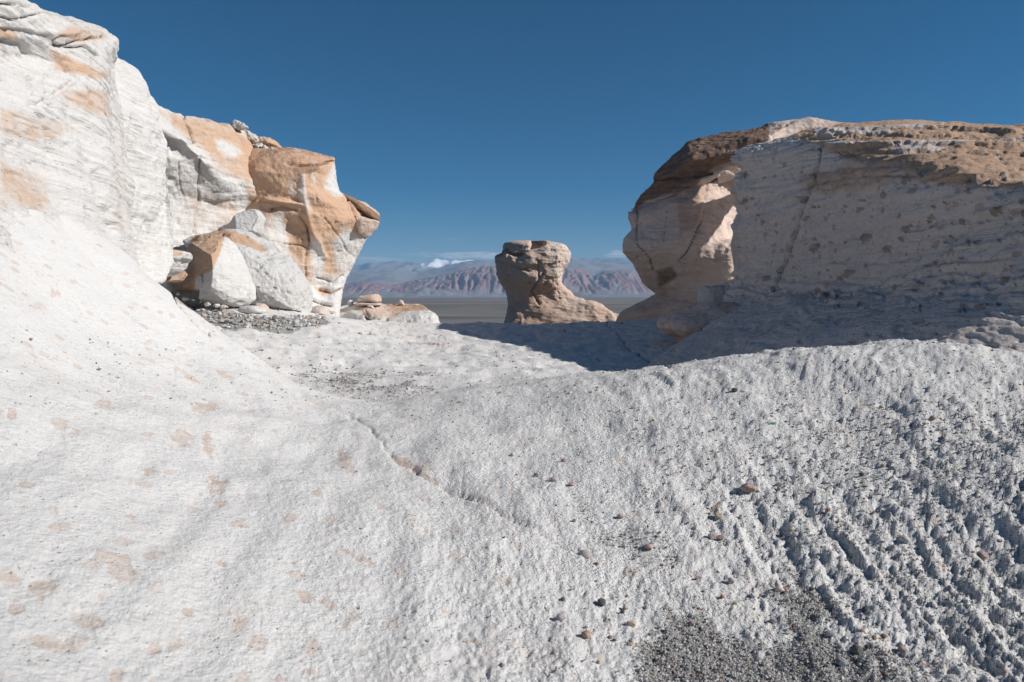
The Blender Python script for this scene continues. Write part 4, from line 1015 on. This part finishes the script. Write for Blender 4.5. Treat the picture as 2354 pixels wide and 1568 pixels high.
pGc = painter([(0, [(1400, 200), (1766, 200), (1768, 340), (1400, 500)], .9, 4), (1, [(1440, 300), (1766, 280), (1768, 345), (1640, 385), (1600, 430), (1440, 480)], .62, 5), (0, [(1768, 315), (1766, 285), (1860, 268), (1940, 280), (1940, 330), (1810, 320)], .45, 3)], 3, .8)
net('cap_slab', rGc, 260, 130, M_head, 3.0, .55, dict(big=(1.6, .10), mid=(.5, .05), pit=(.35, .04, .5), strata=(.3, .05), fine=(.14, .02)), pGc,
    [([(1445, 474), (1500, 470), (1560, 452), (1600, 440), (1650, 415)], 3, .25), ([(1505, 412), (1545, 412), (1580, 408), (1640, 398)], 2.5, .18)], parent=GR)['label'] = 'dark brown weathered cap slab'

# ------------------------------------------------------------------ H: near right cliff
rH = [
    [(1690, 352, 24), (1730, 345, 24), (1790, 330, 24), (1866, 315, 23), (1950, 304, 26), (2074, 296, 23), (2200, 304, 21), (2353, 314, 19), (2600, 344, 17), (2900, 454, 16)],
    [(1677, 355, 19.6), (1712, 342, 19.4), (1770, 323, 19.0), (1866, 303, 18.0), (1950, 284, 19), (2074, 278, 18.5), (2200, 284, 18), (2353, 290, 16.5), (2600, 330, 13.5), (2900, 440, 11)],
    [(1681, 372, 19.0), (1712, 362, 18.8), (1770, 345, 18.2), (1866, 325, 17.0), (1950, 318, 16.3), (2074, 318, 15.2), (2200, 325, 14.5), (2353, 335, 13.6), (2600, 380, 11.5), (2900, 480, 9.5)],
    [(1690, 405, 19.0), (1725, 400, 18.7), (1790, 392, 17.8), (1880, 382, 16.4), (1960, 372, 14.8), (2074, 370, 12.9), (2200, 375, 11.5), (2353, 385, 11.2), (2600, 460, 8.5), (2900, 560, 7.8)],
    [(1691, 450, 19.0), (1725, 450, 18.6), (1790, 448, 17.6), (1880, 445, 16.0), (1960, 440, 14.3), (2074, 436, 12.2), (2200, 432, 10.9), (2353, 430, 9.7), (2600, 520, 8.2), (2900, 620, 7.6)],
    [(1689, 520, 19.0), (1725, 520, 18.5), (1790, 520, 17.4), (1880, 520, 15.8), (1960, 520, 14.2), (2074, 520, 12.2), (2200, 515, 10.7), (2353, 510, 9.3), (2600, 580, 8.0), (2900, 660, 7.4)],
    [(1692, 600, 18.9), (1725, 600, 18.3), (1790, 600, 17.0), (1880, 600, 15.4), (1960, 600, 13.8), (2074, 595, 11.8), (2200, 590, 10.3), (2353, 585, 9.0), (2600, 640, 7.8), (2900, 700, 7.2)],
    [(1673, 660, 18.7), (1720, 662, 18.0), (1790, 662, 16.6), (1880, 660, 14.9), (1960, 655, 13.3), (2074, 650, 11.3), (2200, 645, 9.9), (2353, 640, 8.7), (2600, 680, 7.6), (2900, 740, 7.0)],
    [(1650, 702, 17.8), (1710, 698, 17.0), (1790, 694, 15.4), (1880, 688, 13.6), (1960, 684, 12.2), (2074, 690, 10.4), (2200, 690, 9.2), (2353, 695, 8.2), (2600, 720, 7.3), (2900, 780, 6.8)],
    [(1606, 754, 15.4), (1690, 742, 14.6), (1780, 735, 13.2), (1870, 732, 11.8), (1960, 732, 10.7), (2074, 735, 9.4), (2200, 740, 8.5), (2353, 750, 7.8), (2600, 770, 7.0), (2900, 820, 6.5)],
    [(1530, 800, 13.3), (1640, 795, 12.4), (1750, 790, 11.2), (1850, 785, 10.3), (1960, 785, 9.5), (2074, 785, 8.6), (2200, 790, 7.95), (2353, 800, 7.4), (2600, 820, 6.7), (2900, 870, 6.2)],
    [(1440, 860, 11.3), (1580, 860, 10.6), (1720, 860, 9.7), (1840, 860, 9.0), (1960, 860, 8.4), (2074, 860, 7.8), (2200, 860, 7.3), (2353, 870, 6.8), (2600, 890, 6.2), (2900, 930, 5.8)],
]
pH = painter([(0, [(1800, 300), (2000, 270), (2900, 260), (2900, 440), (2353, 435), (2150, 425), (2020, 395), (1850, 330)], 1.1, 12), (1, [(1850, 300), (2000, 270), (2900, 260), (2900, 430), (2353, 425), (2150, 415), (2020, 385), (1880, 325)], .24, 12),
              (1, [(1850, 395), (2060, 365), (2090, 385), (1950, 420), (1850, 440)], .38, 12), (0, [(1830, 395), (2060, 365), (2120, 400), (1950, 450), (1840, 450)], .6, 14),
              (0, [(1870, 300), (2100, 282), (2200, 290), (2050, 300), (1880, 318)], .35, 4), (0, [(1890, 322), (2060, 330), (2200, 322), (2353, 308), (2353, 318), (2200, 334), (2060, 342), (1900, 336)], .25, 4), (1, [(1890, 322), (2060, 330), (2200, 322), (2353, 308), (2353, 318), (2200, 334), (2060, 342), (1900, 336)], 0, 4)], 9, 1.2)
_kr = np.random.default_rng(21)
knobsH = [(1988, 546, 12, .12), (2290, 487, 14, .10), (2030, 448, 8, .08), (2080, 415, 9, .07), (2140, 502, 9, .06), (1930, 640, 8, .06)]
for _ in range(85):
    kx_ = _kr.uniform(1700, 2353); knobsH.append((kx_, _kr.uniform(400, 720), 3.2 * (3.2 ** (_kr.random() ** 2)), .045 + .03 * _kr.random()))
net('right_cliff', rH, 410, 345, M_right, 4.0, .4, dict(big=(1.4, .13), mid=(.45, .055), pit=(.22, .07, .45), strata=(.22, .055), fine=(.09, .020)), pH,
    [([(1883, 340), (1882, 375), (1868, 425), (1845, 470), (1832, 520), (1815, 570), (1798, 620), (1778, 668)], 2.6, .14),
     ([(1860, 318), (2000, 308), (2200, 315), (2353, 322)], 3.5, .08), ([(1930, 352), (2100, 348), (2353, 355)], 3.5, .06), ([(1900, 335), (2100, 330), (2353, 335)], 4, -.07), ([(1900, 300), (2100, 292), (2353, 300)], 4, -.06),
     ([(1850, 400), (1950, 385), (2060, 380)], 3, .05), ([(1860, 420), (1960, 405), (2100, 400)], 3, .05), ([(1800, 372), (1900, 360), (2000, 350)], 2.5, .04)], jag=.30, knobs=knobsH, nmask=lambda x, y: (1 - .55 * sm(660, 720, y)) * (1 - .35 * sm(440, 400, y)))
tag(bpy.data.objects['right_cliff'], 'big shaded pitted cliff filling the right side, sunlit along its crest', 'cliff')

# ------------------------------------------------------------------ I: rocks between the two right hand cliffs
tag(blob('boulder', [(1604, 690), (1606, 670), (1615, 661), (1632, 657), (1648, 658), (1662, 655), (1674, 648), (1682, 655), (1690, 700), (1660, 725), (1625, 722), (1612, 702)], 21.5, .6, M_rough, 120, 40, 2.8, noise=dict(big=(.6, .06), mid=(.2, .05), fine=(.08, .02))),
    'rough white boulder catching the sun in the gap left of the right cliff', 'boulder')
tag(blob('boulder', [(1510, 742), (1520, 728), (1545, 718), (1590, 708), (1640, 700), (1700, 700), (1700, 800), (1620, 800), (1580, 792), (1560, 775), (1530, 765), (1512, 755)], 17.5, 1.2, M_head, 180, 60, 2.5, orange=.45, brown=.15,
         noise=dict(big=(1.0, .1), mid=(.35, .04), pit=(.25, .03, .5), fine=(.1, .012))),
    'shaded brown boulder undercut at the foot of the right cliff', 'boulder')

# ------------------------------------------------------------------ loose stones and grit
PHI = (1 + 5 ** .5) / 2
ico = np.array([(-1, PHI, 0), (1, PHI, 0), (-1, -PHI, 0), (1, -PHI, 0), (0, -1, PHI), (0, 1, PHI), (0, -1, -PHI), (0, 1, -PHI), (PHI, 0, -1), (PHI, 0, 1), (-PHI, 0, -1), (-PHI, 0, 1)]) / 1.902
icoF = np.array([(0, 11, 5), (0, 5, 1), (0, 1, 7), (0, 7, 10), (0, 10, 11), (1, 5, 9), (5, 11, 4), (11, 10, 2), (10, 7, 6), (7, 1, 8), (3, 9, 4), (3, 4, 2), (3, 2, 6), (3, 6, 8), (3, 8, 9), (4, 9, 5), (2, 4, 11), (6, 2, 10), (8, 6, 7), (9, 8, 1)])

m, nt, b = mat_new('grit_stones')
q = NB(nt); at = q.n('Attribute', attribute_name='paint').outputs['Color']; pos = q.n('NewGeometry').outputs['Position']
c = q.mix(q.mapr(q.noise(pos, 300, 4), .3, .7), at, q.mix(.5, at, (.35, .33, .31, 1)))
q.l(c, b.inputs['Base Color'])
M_grit = m

grit_cols = np.array([(.44, .435, .425), (.53, .525, .515), (.33, .325, .32), (.17, .17, .17), (.31, .24, .20), (.40, .32, .26), (.18, .18, .20), (.52, .52, .51), (.33, .19, .12)])
grit_p = np.array([.25, .2, .15, .08, .1, .07, .07, .06, .02])
octa = np.array([(1, 0, 0), (-1, 0, 0), (0, 1, 0), (0, -1, 0), (0, 0, 1), (0, 0, -1)]) * 1.1
octaF = np.array([(0, 2, 4), (2, 1, 4), (1, 3, 4), (3, 0, 4), (2, 0, 5), (1, 2, 5), (3, 1, 5), (0, 3, 5)])
def scatter(name, label, weight, n, smin, smax, bv=ico, bf=icoF):
    nb = len(bv)
    w = weight.ravel() * (GV[..., 1].ravel() > .9)
    idx = RNG.choice(len(w), n, p=w / w.sum())
    c = GV.reshape(-1, 3)[idx] + RNG.normal(0, .004, (n, 3)) * np.array([1, 1, 0])
    s = smin * (smax / smin) ** (RNG.random(n) ** 2.2)
    s = s * np.clip(c[:, 1] / 3.0, .8, 3.0)
    ax = s[:, None] * RNG.uniform(.6, 1.25, (n, 3)) * np.array([1, 1, .75])
    th = RNG.uniform(0, 2 * np.pi, n)
    v = (bv[None] + RNG.normal(0, .18, (n, nb, 3))) * ax[:, None]
    x = v[..., 0] * np.cos(th)[:, None] - v[..., 1] * np.sin(th)[:, None]; y = v[..., 0] * np.sin(th)[:, None] + v[..., 1] * np.cos(th)[:, None]
    V = np.stack([x, y, v[..., 2]], -1) + c[:, None] + np.array([0, 0, 1])[None, None] * (s * .35)[:, None, None]
    F = (bf[None] + nb * np.arange(n)[:, None, None]).reshape(-1, 3)
    cc = grit_cols[RNG.choice(len(grit_cols), n, p=grit_p)] * RNG.uniform(.8, 1.15, (n, 1))
    o = mesh_obj(name, V, F, M_grit, np.repeat(cc, nb, 0), smooth=False)
    return tag(o, label, kind='stuff')
W1 = np.maximum(gr - .33, 0) * 1.6 * sm(880, 1000, GPY) + .006 * sm(600, 1500, GPX) + RIGHT * .04 * sm(880, 1000, GPY)
W1 = W1 * (GPX > -50) * (GPX < 2450) * (GPY < 1620)
scatter('gravel', 'fine mixed grit lying in the furrows and flats of the foreground', W1, 27000, .0022, .0085, octa, octaF)
W2 = inpoly(GPX, GPY, [(650, 850), (760, 838), (860, 862), (1000, 868), (990, 900), (860, 910), (740, 890)], 20) * sm(-.4, .4, gn) + .02 * (GPY > 760) * (GPY < 960)
scatter('gravel', 'grit in the shaded hollow behind the foreground rib', W2, 3200, .003, .009, octa, octaF)
W3 = inpoly(GPX, GPY, [(400, 690), (560, 728), (740, 726), (760, 742), (640, 758), (540, 752), (470, 735)], 5) * (gy > 10) + .01 * (gy > 10) * (GPY < 800)
scatter('gravel', 'broken rubble strewn along the foot of the boulders', W3, 2600, .006, .022)

# single stones one can pick out: (px, py, width in px, colour, label)
pink, grey, tan, dark, wht, red = (.36, .27, .24), (.31, .30, .305), (.39, .33, .27), (.10, .10, .105), (.50, .50, .49), (.28, .16, .11)
stone_mats = {}
def stone_mat(c):
    if c not in stone_mats:
        m, nt, b = mat_new('stone_%d' % len(stone_mats)); m.name = 'loose_stone'
        q = NB(nt); pos = q.n('NewGeometry').outputs['Position']
        n = q.noise(pos, 60, 7, .65)
        q.l(q.mix(q.mapr(n, .3, .7), (*[x * .8 for x in c], 1), (*[min(1, x * 1.15) for x in c], 1)), b.inputs['Base Color'])
        bp = q.n('Bump'); bp.inputs['Distance'].default_value = .004; q.l(q.noise(pos, 120, 6, .7), bp.inputs['Height']); q.l(bp.outputs[0], b.inputs['Normal'])
        stone_mats[c] = m
    return stone_mats[c]
# a subdivided pebble
def sub(V, F):
    V = list(map(tuple, V)); cache = {}; out = []
    def mid(a, b_):
        k = (min(a, b_), max(a, b_))
        if k not in cache:
            p = np.array(V[a]) + np.array(V[b_]); V.append(tuple(p / np.linalg.norm(p))); cache[k] = len(V) - 1
        return cache[k]
    for a, b_, c in F:
        x, y, z = mid(a, b_), mid(b_, c), mid(c, a)
        out += [(a, x, z), (x, b_, y), (z, y, c), (x, y, z)]
    return np.array(V), np.array(out)
sV, sF = sub(*sub(ico, icoF))
def pebble(px, py, w, col, label, group=None, sink=.3, flat=.7):
    g = ground_at(px, py)
    d = g[1]
    s = w / FV * d * .5 * 1.05
    V = sV.copy()
    for _ in range(7):                        # knock flat facets off it
        n = RNG.normal(size=3); n /= np.linalg.norm(n); k = RNG.uniform(.62, .88)
        sd = V @ n - k; V = V - np.maximum(sd, 0)[:, None] * n * .9
    V = V * (1 + .06 * fbm3(V, .5, 2, off=float(RNG.uniform(0, 40)))[:, None])
    V = V * np.array([1, RNG.uniform(.7, 1.0), flat * RNG.uniform(.85, 1.1)]) * s
    a = RNG.uniform(-.5, .5)
    V = np.stack([V[:, 0] * math.cos(a) - V[:, 1] * math.sin(a), V[:, 0] * math.sin(a) + V[:, 1] * math.cos(a), V[:, 2]], -1)
    o = mesh_obj('stone', V, sF, stone_mat(col), None, smooth=False)
    o.location = (g[0], g[1], g[2] + s * flat * (1 - sink))
    return tag(o, label, 'stone', group)

named = [
    (1718, 1130, 34, pink, 'largest flat pinkish stone on the furrowed rock, right of centre'),
    (1790, 1128, 14, pink, 'small brown stone right of the largest flat pinkish stone'),
    (1650, 1188, 22, tan, 'round tan stone just below the dry twig'),
    (1618, 1126, 10, tan, 'tiny tan pebble left of the largest flat pinkish stone'),
    (1902, 1175, 14, red, 'lone rusty red pebble on bare rock at right'),
    (1828, 1228, 15, wht, 'small white stone on bare rock below the largest flat pinkish stone'),
    (1636, 1237, 22, (.40, .33, .33), 'darker of the two touching mauve stones near the grit'),
    (1655, 1240, 20, pink, 'rounder of the two touching mauve stones near the grit'),
    (1347, 1277, 30, (.44, .38, .37), 'mauve stone at the lower end of the long crack'),
    (1490, 1262, 20, (.40, .31, .27), 'brown stone right of the end of the long crack'),
    (1428, 1188, 18, (.42, .34, .32), 'reddish stone lodged in a pit above the grit patch'),
    (1272, 1105, 18, (.42, .36, .38), 'mauve pebble on pale rock above the long crack'),
    (1234, 1096, 15, pink, 'pink pebble left of the mauve pebble'),
    (1314, 1116, 16, (.40, .30, .28), 'brown pebble in the pit right of the mauve pebble'),
    (1294, 1062, 14, pink, 'pinkish pebble throwing a shadow on bare pale rock'),
    (1792, 1360, 24, (.60, .52, .48), 'pale pink stone on the grit with a long shadow'),
    (1382, 1390, 24, dark, 'dark grey stone in the middle of the left grit patch'),
    (1437, 1398, 16, tan, 'yellowish stone right of the dark grey stone on the grit'),
    (1450, 1438, 22, (.45, .36, .29), 'ochre stone in the lower grit patch'),
    (1290, 1425, 24, (.42, .37, .37), 'grey mauve stone by the left edge of the grit'),
    (1348, 1465, 26, (.36, .25, .20), 'reddish brown stone in the lower left grit'),
    (1970, 1498, 28, (.13, .14, .135), 'dark green grey stone near the bottom right'),
    (1935, 1528, 30, (.24, .24, .26), 'largest slate grey stone near the bottom right'),
    (1905, 1462, 22, (.22, .22, .25), 'blue grey stone half sunk in grit'),
    (1980, 1455, 18, (.40, .26, .20), 'rusty stone right of the half sunk blue grey stone'),
    (2258, 1283, 26, (.38, .28, .26), 'dark pink stone in the deep furrow at far right'),
    (2080, 1248, 24, (.46, .44, .42), 'pale stone jammed in the furrow at right'),
    (2145, 968, 14, (.38, .27, .22), 'brown stone on the pitted crest at right'),
    (2352, 795, 14, (.45, .34, .26), 'small tan block at the right end of the sunlit crest'),
    (1690, 900, 16, dark, 'dark stone lying in a pit on the crest'),
    (1370, 828, 8, wht, 'tiny white pebble on the rim of the crest'),
    (1150, 905, 8, tan, 'tiny tan pebble left on the crest'),
    (855, 880, 12, (.40, .36, .34), 'grey lump in the gritty hollow'),
    (845, 700, 8, (.4, .3, .25), None),
    (1590, 1120, 9, wht, None)]
for a in named:
    if a[4]: pebble(*a)
# further small stones, described by colour, size and what lies near
cname = {pink: 'pinkish', grey: 'grey', tan: 'tan', dark: 'dark grey', wht: 'white', red: 'rusty red'}
def where(x, y):
    if y > 1290:
        a = 'left edge of the grit' if x < 1450 else 'middle of the grit' if x < 1850 else 'right part of the grit'
        return ('back of the ' if y < 1380 else 'centre of the ' if y < 1470 else 'front of the ') + a
    if x > 1850: return ('upper ' if y < 1120 else 'lower ') + ('left' if x < 2080 else 'right') + ' of the deep furrows'
    a = 'along the long crack' if x < 1330 else 'pale rock right of the long crack' if x < 1600 else 'pale rock left of the furrows'
    return ('far ' if y < 1100 else 'middle ' if y < 1200 else 'near ') + a
seen = set()
def many(n, poly, word, group, cols, wmin, wmax):
    k = 0
    xs = [p[0] for p in poly]; yy = [p[1] for p in poly]
    while k < n:
        x = RNG.uniform(min(xs), max(xs)); y = RNG.uniform(min(yy), max(yy))
        if inpoly(np.array([x]), np.array([y]), poly, .1)[0] < .5: continue
        w = wmin * (wmax / wmin) ** (RNG.random() ** 1.8); c = cols[int(RNG.integers(len(cols)))]
        f = RNG.choice([.45, .7, .85])
        la = '%s %s %s %s, %s' % ('tiny' if w < wmin * 1.25 else 'small' if w < wmin * 1.6 else 'bigger', {.45: 'flat', .7: 'blocky', .85: 'round'}[float(f)], cname[c], word, where(x, y))
        if la in seen: continue
        seen.add(la); k += 1
        pebble(x, y, w, c, la, group, flat=float(f))
many(64, [(1290, 1290), (1700, 1310), (2300, 1420), (2353, 1560), (1300, 1560)], 'stone', 'small stones bedded in the lower right grit', [pink, grey, tan, dark, wht, red], 8, 17)
many(18, [(1150, 1020), (1700, 1040), (1900, 1200), (1700, 1300), (1350, 1250)], 'pebble', 'pebbles on the pale rock between crest and grit', [pink, grey, tan, wht], 6, 12)
many(18, [(1850, 1000), (2300, 1080), (2330, 1330), (2000, 1300)], 'stone', 'stones caught in the right hand furrows', [pink, grey, tan, dark], 8, 15)

# twig and glass chip
def tube(name, pts, rad, mat, label=None, cat=None, parent=None):
    pts = np.array(pts, float); n = len(pts); k = 8
    V = []
    for i, p in enumerate(pts):
        t = pts[min(i + 1, n - 1)] - pts[max(i - 1, 0)]; t /= np.linalg.norm(t)
        a = np.cross(t, (0, 0, 1)); a /= np.linalg.norm(a); b_ = np.cross(t, a)
        for j in range(k):
            th = 2 * math.pi * j / k
            V.append(p + (a * math.cos(th) + b_ * math.sin(th)) * rad[i] * random.uniform(.85, 1.1))
    F = [[i * k + j, i * k + (j + 1) % k, (i + 1) * k + (j + 1) % k, (i + 1) * k + j] for i in range(n - 1) for j in range(k)]
    V += [pts[0], pts[-1]]
    F += [[len(V) - 2, (j + 1) % k, j, j] for j in range(k)] + [[len(V) - 1, (n - 1) * k + j, (n - 1) * k + (j + 1) % k, (n - 1) * k + (j + 1) % k] for j in range(k)]
    tri = []
    for f in F:
        tri.append((f[0], f[1], f[2]))
        if f[3] != f[2]: tri.append((f[0], f[2], f[3]))
    o = mesh_obj(name, V, np.array(tri), mat, smooth=False, parent=parent)
    if label: tag(o, label, cat)
    return o
m, nt, b = mat_new('dry_wood', .7); b.inputs['Base Color'].default_value = (.42, .25, .10, 1)
q = NB(nt); q.l(q.mix(q.mapr(q.noise(q.n('NewGeometry').outputs['Position'], 250, 5), .35, .65), (.45, .27, .11, 1), (.25, .14, .06, 1)), b.inputs['Base Color'])
g0 = ground_at(1636, 1180)
up = np.array([0, 0, 1.0])
tw = [g0 + up * .002, g0 + np.array([.012, .004, .010]), g0 + np.array([.024, .010, .022]), g0 + np.array([.034, .014, .036]), g0 + np.array([.042, .016, .046])]
tube('twig', tw, [.0022, .0028, .0036, .0042, .0036], m, 'dry golden twig stub standing tilted on the rock', 'twig')
gm, nt, b = mat_new('pale_green_glass', .25); b.inputs['Base Color'].default_value = (.45, .68, .55, 1); b.inputs['Specular IOR Level'].default_value = .5
g0 = ground_at(1775, 973)
V = np.array([(-.035, -.012, 0), (.02, -.02, 0), (.04, .004, 0), (.0, .022, 0), (-.03, .012, 0)])
V = np.concatenate([V + [0, 0, .008], V * .96 + [0, 0, .016]]) + g0
F = [(0, 1, 6), (0, 6, 5), (1, 2, 7), (1, 7, 6), (2, 3, 8), (2, 8, 7), (3, 4, 9), (3, 9, 8), (4, 0, 5), (4, 5, 9), (5, 6, 7), (5, 7, 8), (5, 8, 9), (2, 1, 0), (3, 2, 0), (4, 3, 0)]
tag(mesh_obj('glass_shard', V, np.array(F), gm, smooth=False), 'pale green flat shard lying on the pitted crest', 'shard')

# ------------------------------------------------------------------ the air
m = bpy.data.materials.new('air'); m.use_nodes = True; nt = m.node_tree
for n_ in list(nt.nodes): nt.nodes.remove(n_)
pv_ = nt.nodes.new('ShaderNodeVolumePrincipled'); ou = nt.nodes.new('ShaderNodeOutputMaterial')
pv_.inputs['Color'].default_value = (.40, .66, 1.0, 1); pv_.inputs['Density'].default_value = HAZE; pv_.inputs['Anisotropy'].default_value = 0.0
nt.links.new(pv_.outputs[0], ou.inputs['Volume'])
X0, X1, Y0, Y1, Z0, Z1 = -15500, 15500, -900, 9600, -9, 520
V = [(x, y, z) for z in (Z0, Z1) for y in (Y0, Y1) for x in (X0, X1)]
hz_ = mesh_obj('haze', V, np.array([(0, 2, 3, 1), (4, 5, 7, 6), (0, 1, 5, 4), (2, 6, 7, 3), (0, 4, 6, 2), (1, 3, 7, 5)]), m, smooth=False)
tag(hz_, 'thin blue air over the plain and the mountains', kind='stuff')
print('TRIS', sum(len(o.data.polygons) * (2 if len(o.data.polygons[0].vertices) == 4 else 1) for o in S.objects if o.type == 'MESH'))
